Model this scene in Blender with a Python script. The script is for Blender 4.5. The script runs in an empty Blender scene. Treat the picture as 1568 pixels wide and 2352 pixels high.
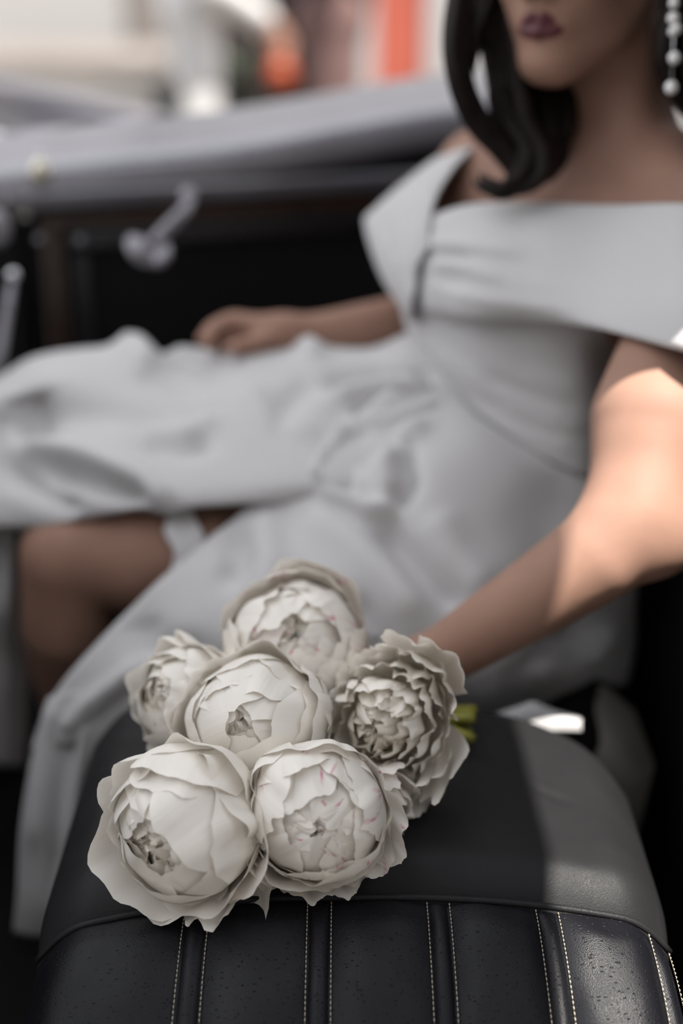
import bpy, math, random
import numpy as np
from mathutils import Vector, noise as mnoise

C = bpy.context.scene
COL = C.collection
rng = random.Random(7)
PI = math.pi

# ------------------------------------------------------------------ camera
H = 1.25
PITCH = math.radians(23.0)
FPX = 50.0 / 36.0 * 2352
FWD = np.array([0, math.cos(PITCH), -math.sin(PITCH)])
UPV = np.array([0, math.sin(PITCH), math.cos(PITCH)])
RGT = np.array([1.0, 0, 0])
CAM = np.array([0, 0, H])
cam = bpy.data.cameras.new('camera')
cam.sensor_fit = 'VERTICAL'
cam.sensor_height = 36.0
cam.sensor_width = 24.0
cam.lens = 50.0
cam.clip_start = 0.02
cam.dof.use_dof = True
cam.dof.focus_distance = 1.165
cam.dof.aperture_fstop = 1.3
camo = bpy.data.objects.new('camera', cam)
COL.objects.link(camo)
camo.location = CAM
camo.rotation_euler = (PI / 2 - PITCH, 0, 0)
C.camera = camo

# ------------------------------------------------------------------ world, sun, exposure
SUN = np.array([0.2, -0.3, 0.93]); SUN /= np.linalg.norm(SUN)
world = bpy.data.worlds.new('world')
C.world = world
world.use_nodes = True
bg = world.node_tree.nodes['Background']
bg.inputs['Color'].default_value = (0.93, 0.95, 1.0, 1)
bg.inputs['Strength'].default_value = 1.15
sl = bpy.data.lights.new('sun', 'SUN')
sl.energy = 7.2
sl.angle = math.radians(0.25)
sl.color = (1.0, 0.95, 0.88)
so = bpy.data.objects.new('sun', sl)
COL.objects.link(so)
so.rotation_euler = Vector(SUN).to_track_quat('Z', 'Y').to_euler()
vs = C.view_settings
vs.view_transform = 'Standard'
vs.look = 'None'
vs.gamma = 1.0
vs.use_curve_mapping = False
vs.exposure = 0.7


# ------------------------------------------------------------------ helpers
def P(px, py, d):
    """a point on the ray of a photo position, at its real distance d along the view axis"""
    return CAM + d * (FWD + (px - 784) / FPX * RGT - (py - 1176) / FPX * UPV)


def cdir(r, u, t):
    v = r * RGT + u * UPV - t * FWD
    return v / np.linalg.norm(v)


def tag(o, label=None, cat=None, group=None, kind=None):
    if label: o['label'] = label
    if cat: o['category'] = cat
    if group: o['group'] = group
    if kind: o['kind'] = kind
    return o


def empty(name, loc, label, cat, group=None):
    o = bpy.data.objects.new(name, None)
    o.empty_display_size = 0.05
    COL.objects.link(o)
    o.location = loc
    return tag(o, label, cat, group)


ORIG = {}


def obj(name, verts, faces, mat, parent=None, smooth=True, origin=None):
    """links world-space geometry as ONE mesh object; origin moves its pivot"""
    me = bpy.data.meshes.new(name)
    v = np.asarray(verts, dtype=float).reshape(-1, 3)
    po = np.zeros(3)
    if parent is not None:
        po = ORIG.get(parent.name, np.array(parent.location))
    org = po if origin is None else np.asarray(origin, float)
    me.from_pydata((v - org).tolist(), [], [list(map(int, f)) for f in faces])
    me.polygons.foreach_set('use_smooth', [smooth] * len(me.polygons))
    me.update()
    o = bpy.data.objects.new(name, me)
    COL.objects.link(o)
    if mat: me.materials.append(mat)
    if parent is not None:
        o.parent = parent
    o.location = org - po
    ORIG[o.name] = org
    return o


def grid_faces(nr, nc, close_c=False, off=0):
    f = []
    for i in range(nr - 1):
        for j in range(nc if close_c else nc - 1):
            k = (j + 1) % nc
            f.append((off + i * nc + j, off + i * nc + k, off + (i + 1) * nc + k, off + (i + 1) * nc + j))
    return f


def cr_axis(A, n, axis):
    """Catmull-Rom resampling of a control array along an axis, n steps per span"""
    A = np.moveaxis(np.asarray(A, float), axis, 0)
    N = A.shape[0]
    ext = np.concatenate([2 * A[:1] - A[1:2], A, 2 * A[-1:] - A[-2:-1]], 0)
    out = []
    for i in range(N - 1):
        p0, p1, p2, p3 = ext[i], ext[i + 1], ext[i + 2], ext[i + 3]
        for k in range(n):
            t = k / n
            out.append(0.5 * (2 * p1 + (p2 - p0) * t + (2 * p0 - 5 * p1 + 4 * p2 - p3) * t * t + (3 * p1 - p0 - 3 * p2 + p3) * t ** 3))
    out.append(A[-1])
    return np.moveaxis(np.array(out), 0, axis)


def seg_dist(q, line):
    """distance of points q (n,2) to a polyline and the fraction along it"""
    best = np.full(len(q), 1e9); par = np.zeros(len(q))
    L = np.asarray(line, float)
    n = len(L) - 1
    for i in range(n):
        a, b = L[i], L[i + 1]
        ab = b - a
        t = np.clip(((q - a) @ ab) / (ab @ ab), 0, 1)
        d = np.linalg.norm(q - (a + t[:, None] * ab), axis=1)
        m = d < best
        best[m] = d[m]; par[m] = (i + t[m]) / n
    return best, par


def patch(name, ctrl, mat, parent=None, n=8, folds=(), thick=0.003, wob=0.0, wobf=14.0, raw=False):
    """a draped sheet through rows of control points, with folds raised along lines, given real thickness"""
    A = np.array(ctrl, float)
    A = cr_axis(cr_axis(A, n, 0), n, 1)
    nr, nc = A.shape[:2]
    px = A.reshape(-1, 3)
    W = np.array([P(*c) for c in px]).reshape(nr, nc, 3)
    if folds or wob:
        for _ in range(1):
            du = np.gradient(W, axis=1); dv = np.gradient(W, axis=0)
            N = np.cross(du, dv)
            N /= np.linalg.norm(N, axis=2, keepdims=True) + 1e-12
            s = np.sign(np.sum(N * (CAM - W), axis=2, keepdims=True))
            N = (N * np.where(s == 0, 1, s)).reshape(-1, 3)
            D = np.zeros(nr * nc)
            for line, width, amp in folds:
                dist, par = seg_dist(px[:, :2], line)
                D += amp * np.exp(-(dist / width) ** 2) * np.clip(np.minimum(par, 1 - par) * 6 + 0.3, 0, 1)
            if wob:
                Wf = W.reshape(-1, 3)
                D += wob * np.array([mnoise.noise(Vector(w * wobf)) for w in Wf])
            W = (W.reshape(-1, 3) + N * D[:, None]).reshape(nr, nc, 3)
    F = grid_faces(nr, nc)
    if raw: return W
    o = obj(name, W.reshape(-1, 3), F, mat, parent)
    # make normals face the camera side, then solidify away from it
    me = o.data
    a = sum((1 if (CAM - (W.reshape(-1, 3)[p.vertices[0]])) @ np.array(p.normal) > 0 else -1) for p in list(me.polygons)[::7])
    if a < 0: me.flip_normals()
    m = o.modifiers.new('thickness', 'SOLIDIFY')
    m.thickness = thick; m.offset = -1
    return o


def tube_geo(path, radii, seg=8, cap=True, flat=1.0, upref=(0, 0, 1)):
    path = np.asarray(path, float)
    n = len(path)
    radii = np.broadcast_to(np.asarray(radii, float), (n,))
    T = np.gradient(path, axis=0)
    T /= np.linalg.norm(T, axis=1, keepdims=True) + 1e-12
    V = []
    ref = np.asarray(upref, float)
    b = np.cross(T[0], ref)
    if np.linalg.norm(b) < 1e-3: b = np.cross(T[0], np.array([1.0, 0, 0]))
    b /= np.linalg.norm(b)
    for i in range(n):
        b = b - T[i] * (b @ T[i]); b /= np.linalg.norm(b) + 1e-12
        c = np.cross(T[i], b)
        for k in range(seg):
            a = 2 * PI * k / seg
            V.append(path[i] + radii[i] * (math.cos(a) * b + flat * math.sin(a) * c))
    F = grid_faces(n, seg, True)
    if cap:
        V.append(path[0]); V.append(path[-1])
        a0, a1 = n * seg, n * seg + 1
        for k in range(seg):
            F.append((a0, (k + 1) % seg, k))
            F.append((a1, (n - 1) * seg + k, (n - 1) * seg + (k + 1) % seg))
    return np.array(V), F


def join(parts):
    V, F, o = [], [], 0
    for v, f in parts:
        V.append(v); F += [tuple(i + o for i in q) for q in f]; o += len(v)
    return np.concatenate(V), F


def box_geo(c, s, bev=0.15, rot=None):
    """a box with chamfered edges: three stacked rounded rings"""
    sx, sy, sz = np.asarray(s, float) / 2
    b = min(sx, sy, sz) * bev * 2
    V = []
    for z, ins in ((-sz, b), (-sz + b, 0), (sz - b, 0), (sz, b)):
        x, y = sx - ins, sy - ins
        k = b * 0.6
        for p in ((x, -y + k), (x, y - k), (x - k, y), (-x + k, y), (-x, y - k), (-x, -y + k), (-x + k, -y), (x - k, -y)):
            V.append((p[0], p[1], z))
    V = np.array(V)
    F = grid_faces(4, 8, True)
    F.append(tuple(range(7, -1, -1))); F.append(tuple(range(24, 32)))
    if rot is not None: V = V @ np.asarray(rot).T
    return V + np.asarray(c, float), F


def ball_geo(c, r, nu=12, nv=8, axes=None):
    V, F = [], []
    ax = np.eye(3) if axes is None else np.asarray(axes)
    r = np.broadcast_to(np.asarray(r, float), (3,))
    for i in range(nv + 1):
        th = PI * i / nv
        for j in range(nu):
            ph = 2 * PI * j / nu
            l = np.array([math.sin(th) * math.cos(ph), math.sin(th) * math.sin(ph), math.cos(th)]) * r
            V.append(np.asarray(c) + l @ ax)
    return np.array(V), grid_faces(nv + 1, nu, True)


def rotz(a):
    c, s = math.cos(a), math.sin(a)
    return np.array([[c, -s, 0], [s, c, 0], [0, 0, 1]])


# ------------------------------------------------------------------ implicit bodies
class SDF:
    def __init__(self, lo, hi, h):
        self.h = h; self.lo = np.array(lo, float)
        self.n = np.ceil((np.array(hi) - self.lo) / h).astype(int) + 1
        self.v = np.full(self.n, 0.2, dtype=np.float32)

    def _box(self, lo, hi):
        a = np.clip(np.floor((np.array(lo) - self.lo) / self.h).astype(int), 0, self.n)
        b = np.clip(np.ceil((np.array(hi) - self.lo) / self.h).astype(int) + 1, 0, self.n)
        if np.any(b <= a): return None
        sl_ = tuple(slice(x, y) for x, y in zip(a, b))
        ax = [self.lo[i] + self.h * np.arange(a[i], b[i]) for i in range(3)]
        G = np.stack(np.meshgrid(*ax, indexing='ij'), -1)
        return sl_, G

    def _merge(self, sl_, d, k):
        v = self.v[sl_]
        if k <= 0:
            self.v[sl_] = np.minimum(v, d); return
        hh = np.clip(0.5 + 0.5 * (v - d) / k, 0, 1)
        self.v[sl_] = v * (1 - hh) + d * hh - k * hh * (1 - hh)

    def cone(self, a, b, ra, rb, k=0.02):
        a = np.asarray(a, float); b = np.asarray(b, float)
        m = max(ra, rb) + k * 1.5 + 0.03
        q = self._box(np.minimum(a, b) - m, np.maximum(a, b) + m)
        if q is None: return
        sl_, G = q
        ab = b - a
        t = np.clip(((G - a) @ ab) / (ab @ ab + 1e-12), 0, 1)
        d = np.linalg.norm(G - a - t[..., None] * ab, axis=-1) - (ra + (rb - ra) * t)
        self._merge(sl_, d, k)

    def chain(self, pts, k=0.02):
        pp = np.array([p for p, _ in pts]); rm = max(r for _, r in pts) + k * 1.5 + 0.03
        q = self._box(pp.min(0) - rm, pp.max(0) + rm)
        if q is None: return
        sl_, G = q
        D_ = None
        for (a, ra), (b, rb) in zip(pts[:-1], pts[1:]):
            a = np.asarray(a, float); ab = np.asarray(b, float) - a
            t = np.clip(((G - a) @ ab) / (ab @ ab + 1e-12), 0, 1)
            d = np.linalg.norm(G - a - t[..., None] * ab, axis=-1) - (ra + (rb - ra) * t)
            D_ = d if D_ is None else np.minimum(D_, d)
        self._merge(sl_, D_, k)

    def ell(self, c, r, k=0.02, axes=None):
        c = np.asarray(c, float); r = np.asarray(r, float)
        m = r.max() + k * 1.5 + 0.03
        q = self._box(c - m, c + m)
        if q is None: return
        sl_, G = q
        L = G - c
        if axes is not None: L = L @ np.asarray(axes).T
        k0 = np.linalg.norm(L / r, axis=-1); k1 = np.linalg.norm(L / (r * r), axis=-1) + 1e-9
        self._merge(sl_, k0 * (k0 - 1) / k1, k)

    def cut(self, c, r, k=0.01, axes=None):
        c = np.asarray(c, float); r = np.asarray(r, float)
        m = r.max() + 0.02
        q = self._box(c - m, c + m)
        if q is None: return
        sl_, G = q
        L = G - c
        if axes is not None: L = L @ np.asarray(axes).T
        k0 = np.linalg.norm(L / r, axis=-1); k1 = np.linalg.norm(L / (r * r), axis=-1) + 1e-9
        d = -(k0 * (k0 - 1) / k1)
        v = self.v[sl_]
        hh = np.clip(0.5 - 0.5 * (v - d) / k, 0, 1)
        self.v[sl_] = v * (1 - hh) + d * hh + k * hh * (1 - hh)

    def mesh(self):
        v = self.v; n = self.n
        s = v < 0
        m = [slice(0, -1), slice(1, None)]
        cnt = np.zeros(n - 1, int)
        for i in (0, 1):
            for j in (0, 1):
                for k in (0, 1): cnt += s[m[i], m[j], m[k]]
        act = (cnt > 0) & (cnt < 8)
        idx = np.full(n - 1, -1); idx[act] = np.arange(act.sum())
        I = np.argwhere(act)
        acc = np.zeros((len(I), 3)); num = np.zeros(len(I))
        for ax in range(3):
            o1, o2 = [x for x in range(3) if x != ax]
            for a in (0, 1):
                for b in (0, 1):
                    p = I.copy(); p[:, o1] += a; p[:, o2] += b
                    q = p.copy(); q[:, ax] += 1
                    va = v[tuple(p.T)]; vb = v[tuple(q.T)]
                    cr = (va < 0) != (vb < 0)
                    t = np.where(cr, va / np.where(cr, va - vb, 1), 0)
                    pos = p.astype(float); pos[:, ax] += t
                    acc += pos * cr[:, None]; num += cr
        V = self.lo + self.h * acc / num[:, None]
        F = []
        for ax in range(3):
            o1, o2 = (ax + 1) % 3, (ax + 2) % 3
            A = [slice(None)] * 3; B = [slice(None)] * 3
            A[ax] = slice(0, -1); B[ax] = slice(1, None)
            e = s[tuple(A)] != s[tuple(B)]
            E = np.argwhere(e)
            E = E[(E[:, o1] > 0) & (E[:, o2] > 0) & (E[:, o1] < n[o1] - 1) & (E[:, o2] < n[o2] - 1)]
            inside = s[tuple(E.T)]
            qs = []
            for a, b in ((1, 1), (0, 1), (0, 0), (1, 0)):
                c = E.copy(); c[:, o1] -= a; c[:, o2] -= b
                qs.append(idx[tuple(c.T)])
            Q = np.stack(qs, 1)
            Q[~inside] = Q[~inside][:, ::-1]
            F.append(Q[(Q >= 0).all(1)])
        return V, np.concatenate(F)


# ------------------------------------------------------------------ materials
def mat(name, col, rough=0.5, spec=0.5, metal=0.0, sheen=0.0, coat=0.0, bump=0.0, bscale=200.0, var=0.0, vscale=6.0, sss=0.0, attr=None, transl=0.0):
    m = bpy.data.materials.new(name)
    m.use_nodes = True
    nt = m.node_tree; N = nt.nodes; L = nt.links
    b = N['Principled BSDF']
    b.inputs['Base Color'].default_value = (*col, 1)
    b.inputs['Roughness'].default_value = rough
    b.inputs['Metallic'].default_value = metal
    b.inputs['Specular IOR Level'].default_value = spec
    b.inputs['Sheen Weight'].default_value = sheen
    b.inputs['Coat Weight'].default_value = coat
    if sss:
        b.inputs['Subsurface Weight'].default_value = sss
        b.inputs['Subsurface Radius'].default_value = (0.012, 0.004, 0.002)
        b.inputs['Subsurface Scale'].default_value = 1.0
    tc = N.new('ShaderNodeTexCoord')
    colsock = None
    if attr:
        at = N.new('ShaderNodeAttribute'); at.attribute_name = attr
        colsock = at.outputs['Color']
    if var:
        nz = N.new('ShaderNodeTexNoise'); nz.inputs['Scale'].default_value = vscale; nz.inputs['Detail'].default_value = 4
        L.new(tc.outputs['Object'], nz.inputs['Vector'])
        mr = N.new('ShaderNodeMapRange'); mr.inputs['From Min'].default_value = 0.3; mr.inputs['From Max'].default_value = 0.7
        mr.inputs['To Min'].default_value = 1 - var; mr.inputs['To Max'].default_value = 1 + var
        L.new(nz.outputs['Fac'], mr.inputs['Value'])
        mx = N.new('ShaderNodeMix'); mx.data_type = 'RGBA'; mx.blend_type = 'MULTIPLY'; mx.inputs['Factor'].default_value = 1
        if colsock: L.new(colsock, mx.inputs['A'])
        else: mx.inputs['A'].default_value = (*col, 1)
        L.new(mr.outputs['Result'], mx.inputs['B'])
        colsock = mx.outputs['Result']
    if colsock: L.new(colsock, b.inputs['Base Color'])
    if bump:
        nb = N.new('ShaderNodeTexNoise'); nb.inputs['Scale'].default_value = bscale; nb.inputs['Detail'].default_value = 3
        L.new(tc.outputs['Object'], nb.inputs['Vector'])
        bp = N.new('ShaderNodeBump'); bp.inputs['Strength'].default_value = bump; bp.inputs['Distance'].default_value = 0.002
        L.new(nb.outputs['Fac'], bp.inputs['Height']); L.new(bp.outputs['Normal'], b.inputs['Normal'])
    if transl:
        tr = N.new('ShaderNodeBsdfTranslucent'); ms = N.new('ShaderNodeMixShader'); ms.inputs[0].default_value = transl
        if colsock: L.new(colsock, tr.inputs['Color'])
        else: tr.inputs['Color'].default_value = (*col, 1)
        L.new(b.outputs[0], ms.inputs[1]); L.new(tr.outputs[0], ms.inputs[2])
        L.new(ms.outputs[0], N['Material Output'].inputs['Surface'])
    return m


M = {}
M['fabric'] = mat('dress_crepe', (0.535, 0.525, 0.525), 0.62, 0.3, sheen=0.25, bump=0.12, bscale=900)
M['skin'] = mat('skin', (0.325, 0.187, 0.136), 0.62, 0.3, var=0.08, vscale=18, sss=0.12, bump=0.05, bscale=400)
M['hair'] = mat('dark_hair', (0.011, 0.007, 0.006), 0.5, 0.13, var=0.4, vscale=60)
M['lips'] = mat('dark_red_lips', (0.10, 0.02, 0.026), 0.45)
M['pearl'] = mat('pearl', (0.85, 0.84, 0.82), 0.15, 0.6, coat=0.5)
M['satin'] = mat('satin_metal', (0.24, 0.23, 0.25), 0.4, metal=0.6)
M['lace'] = mat('white_lace', (0.75, 0.74, 0.75), 0.8, 0.2, bump=0.6, bscale=250)
M['eye'] = mat('eye_white', (0.7, 0.68, 0.66), 0.2)
M['chrome'] = mat('chrome', (0.75, 0.75, 0.78), 0.22, 0.5, metal=1.0, var=0.1, vscale=20)
M['blackpaint'] = mat('black_paint', (0.010, 0.010, 0.013), 0.38, 0.6, var=0.1, vscale=9)
M['trimblack'] = mat('door_leatherette', (0.006, 0.006, 0.007), 0.75, 0.25, bump=0.2, bscale=300)
M['wood'] = mat('dark_wood', (0.035, 0.018, 0.012), 0.4, 0.5, var=0.35, vscale=30)
M['thread'] = mat('cream_thread', (0.40, 0.36, 0.29), 0.8, 0.2, var=0.1, vscale=300)
M['stem'] = mat('green_stem', (0.26, 0.25, 0.035), 0.5, 0.4, var=0.25, vscale=40)
M['canvas'] = mat('black_canvas', (0.02, 0.02, 0.021), 0.9, 0.2, bump=0.2, bscale=500)
M['carpet'] = mat('black_carpet', (0.008, 0.008, 0.008), 0.95, 0.1, bump=0.5, bscale=300)


def leather(name, col, rough, perf=False, spec=0.5, sheen=0.0):
    m = bpy.data.materials.new(name); m.use_nodes = True
    nt = m.node_tree; N = nt.nodes; L = nt.links
    b = N['Principled BSDF']
    b.inputs['Base Color'].default_value = (*col, 1)
    b.inputs['Specular IOR Level'].default_value = spec
    b.inputs['Sheen Weight'].default_value = sheen
    tc = N.new('ShaderNodeTexCoord')
    nz = N.new('ShaderNodeTexNoise'); nz.inputs['Scale'].default_value = 22; nz.inputs['Detail'].default_value = 5
    L.new(tc.outputs['Object'], nz.inputs['Vector'])
    mr = N.new('ShaderNodeMapRange'); mr.inputs['To Min'].default_value = rough - 0.09; mr.inputs['To Max'].default_value = rough + 0.09
    mr.inputs['From Min'].default_value = 0.3; mr.inputs['From Max'].default_value = 0.7
    L.new(nz.outputs['Fac'], mr.inputs['Value']); L.new(mr.outputs['Result'], b.inputs['Roughness'])
    # fine woven grain
    gr = N.new('ShaderNodeTexVoronoi'); gr.inputs['Scale'].default_value = 1100
    L.new(tc.outputs['Object'], gr.inputs['Vector'])
    b1 = N.new('ShaderNodeBump'); b1.inputs['Strength'].default_value = 0.35; b1.inputs['Distance'].default_value = 0.0006
    L.new(gr.outputs['Distance'], b1.inputs['Height'])
    last = b1
    if perf:   # short pressed-in creases of the hide, all running across the flutes
        mp = N.new('ShaderNodeMapping'); mp.inputs['Scale'].default_value = (130, 300, 300)
        L.new(tc.outputs['Object'], mp.inputs['Vector'])
        vo = N.new('ShaderNodeTexVoronoi'); vo.inputs['Scale'].default_value = 1.0; vo.inputs['Randomness'].default_value = 0.8
        L.new(mp.outputs['Vector'], vo.inputs['Vector'])
        rp = N.new('ShaderNodeMapRange'); rp.inputs['From Min'].default_value = 0.08; rp.inputs['From Max'].default_value = 0.22
        L.new(vo.outputs['Distance'], rp.inputs['Value'])
        b2 = N.new('ShaderNodeBump'); b2.inputs['Strength'].default_value = 0.5; b2.inputs['Distance'].default_value = 0.0012
        L.new(rp.outputs['Result'], b2.inputs['Height']); L.new(b1.outputs['Normal'], b2.inputs['Normal'])
        last = b2
    L.new(last.outputs['Normal'], b.inputs['Normal'])
    return m


M['leather'] = leather('black_leather', (0.006, 0.006, 0.008), 0.42, True, 0.24)
M['smoothleather'] = leather('smooth_black_leather', (0.016, 0.016, 0.017), 0.47, False, 0.18, 0.0)
M['seatback'] = leather('seatback_leather', (0.003, 0.003, 0.003), 0.6, False, 0.12)


def petal_mat():
    m = mat('peony_petal', (0.85, 0.82, 0.75), 0.55, 0.25, attr='Col', transl=0.26)
    nt = m.node_tree; N = nt.nodes; L = nt.links
    uv = N.new('ShaderNodeUVMap'); uv.uv_map = 'UVMap'
    mp = N.new('ShaderNodeMapping'); mp.inputs['Scale'].default_value = (34, 1.6, 1)
    L.new(uv.outputs['UV'], mp.inputs['Vector'])
    nz = N.new('ShaderNodeTexNoise'); nz.inputs['Scale'].default_value = 1.0; nz.inputs['Detail'].default_value = 3
    L.new(mp.outputs['Vector'], nz.inputs['Vector'])
    bp = N.new('ShaderNodeBump'); bp.inputs['Strength'].default_value = 0.4; bp.inputs['Distance'].default_value = 0.0012
    L.new(nz.outputs['Fac'], bp.inputs['Height'])
    L.new(bp.outputs['Normal'], N['Principled BSDF'].inputs['Normal'])
    return m


M['petal'] = petal_mat()

# ------------------------------------------------------------------ street, building, ground
M['asphalt'] = mat('street_stone', (0.16, 0.15, 0.14), 0.85, 0.2, var=0.15, vscale=2)
M['plaster'] = mat('white_plaster', (0.34, 0.33, 0.325), 0.85, 0.2, var=0.04, vscale=1.5)
M['nearwall'] = mat('near_house_plaster', (0.52, 0.50, 0.48), 0.85, 0.2, var=0.05, vscale=1.5)
M['greywall'] = mat('beige_render', (0.18, 0.16, 0.148), 0.85, 0.2, var=0.08, vscale=2)
M['red'] = mat('coral_paint', (0.36, 0.085, 0.055), 0.6, 0.3, var=0.05, vscale=4)
M['dark'] = mat('dark_doorway', (0.035, 0.025, 0.024), 0.7, 0.3)
M['glassdark'] = mat('shop_glass', (0.03, 0.032, 0.03), 0.15, 0.5)
M['carpaint'] = mat('grey_car_paint', (0.08, 0.075, 0.071), 0.6, 0.3)
M['lavender'] = mat('pale_chrome', (0.085, 0.085, 0.105), 0.5, 0.4)
M['whitecloth'] = mat('white_cotton', (0.66, 0.65, 0.64), 0.8, 0.2)
M['mauve'] = mat('mauve_cloth', (0.15, 0.09, 0.083), 0.85, 0.2, var=0.1, vscale=12)
M['orange'] = mat('orange_plastic', (0.32, 0.05, 0.012), 0.5, 0.4)
M['rubber'] = mat('black_rubber', (0.015, 0.015, 0.015), 0.8)
M['skin_far'] = mat('skin_street', (0.33, 0.18, 0.13), 0.55)
M['shoe'] = mat('dark_shoe', (0.03, 0.025, 0.02), 0.5)

v, f = box_geo((0, 6, -0.05), (24, 24, 0.1), 0.02)
tag(obj('ground', v, f, M['asphalt'], smooth=False), 'pale street paving behind the car', None, None, 'structure')


def slab(name, x0, x1, z0, z1, y, th, m, parent, bev=0.06):
    v, f = box_geo(((x0 + x1) / 2, y + th / 2, (z0 + z1) / 2), (x1 - x0, th, z1 - z0), bev)
    return obj(name, v, f, m, parent, smooth=False)


# facade 7 m away, across the street
YB = 7.0


def wx(px, y=YB): return P(px, 100, y / (FWD[1] + (1176 - 100) / FPX * UPV[1]))[0]


bld = empty('building', (0, YB, 0), 'sunlit white building front with coral red door across the street', 'building')
slab('wall', -8, wx(500), 0, 7, YB, 0.3, M['plaster'], bld)
slab('wall', wx(795), wx(862), 0, 7, YB, 0.3, M['plaster'], bld)
slab('wall', wx(975), 8, 0, 7, YB, 0.3, M['plaster'], bld)
slab('wall', wx(500), wx(795), 2.6, 7, YB, 0.3, M['plaster'], bld)
slab('wall', wx(862), wx(975), 2.3, 7, YB, 0.3, M['plaster'], bld)
dr = slab('door', wx(862), wx(975), 0.0, 2.3, YB + 0.03, 0.06, M['red'], bld)
v, f = ball_geo((wx(955), YB + 0.01, 1.05), 0.03)
obj('door_knob', v, f, M['chrome'], dr)
slab('shop_opening', wx(500), wx(795), 0, 2.6, YB + 0.6, 0.1, M['dark'], bld)
slab('window_reveal', wx(505), wx(512), 0, 2.6, YB, 0.6, M['dark'], bld)
slab('pilaster', wx(305), wx(388), 0, 7, YB - 0.05, 0.05, M['greywall'], bld)
slab('plinth', -6, wx(500), 0, 0.62, YB - 0.03, 0.03, M['greywall'], bld)
slab('step', wx(862), wx(975), 0, 0.12, YB - 0.3, 0.3, M['greywall'], bld)
# low stone wall/steps in front of the left of the building
lw = empty('stone_step', (-2.0, 6.2, 0), 'beige stone steps in front of white building at far left', 'steps')
slab('step', -4, wx(395, 6.0), 0, 0.50, 6.0, 0.5, M['greywall'], lw)
slab('step', -4, wx(375, 6.4), 0, 0.68, 6.4, 0.5, M['greywall'], lw)
# green shrub pot in the shop opening
pot = empty('potted_plant', (wx(545, 6.8), 6.8, 0), 'small green plant in dark pot beside the shop opening', 'plant')
v, f = tube_geo([(wx(545, 6.8), 6.75, z) for z in (0, 0.02, 0.2, 0.3, 0.32)], [0.09, 0.1, 0.13, 0.15, 0.155], 14)
obj('pot', v, f, M['dark'], pot)
M['leaf'] = mat('green_leaf', (0.025, 0.04, 0.022), 0.6)
parts = []
for i in range(60):
    a = rng.uniform(0, 2 * PI); rr = rng.uniform(0, 0.12); z = rng.uniform(0.30, 0.62)
    c = np.array([wx(545, 6.8) + rr * math.cos(a), 6.75 + rr * math.sin(a), z])
    t = np.array([math.cos(a) * 0.06, math.sin(a) * 0.06, 0.05])
    s = np.array([-math.sin(a), math.cos(a), 0]) * 0.025
    parts.append((np.array([c - t, c + s, c + t, c - s + np.array([0, 0, 0.008])]), [(0, 1, 2, 3)]))
v, f = join(parts)
tag(obj('foliage', v, f, M['leaf'], pot, smooth=False), kind='stuff')


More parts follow.
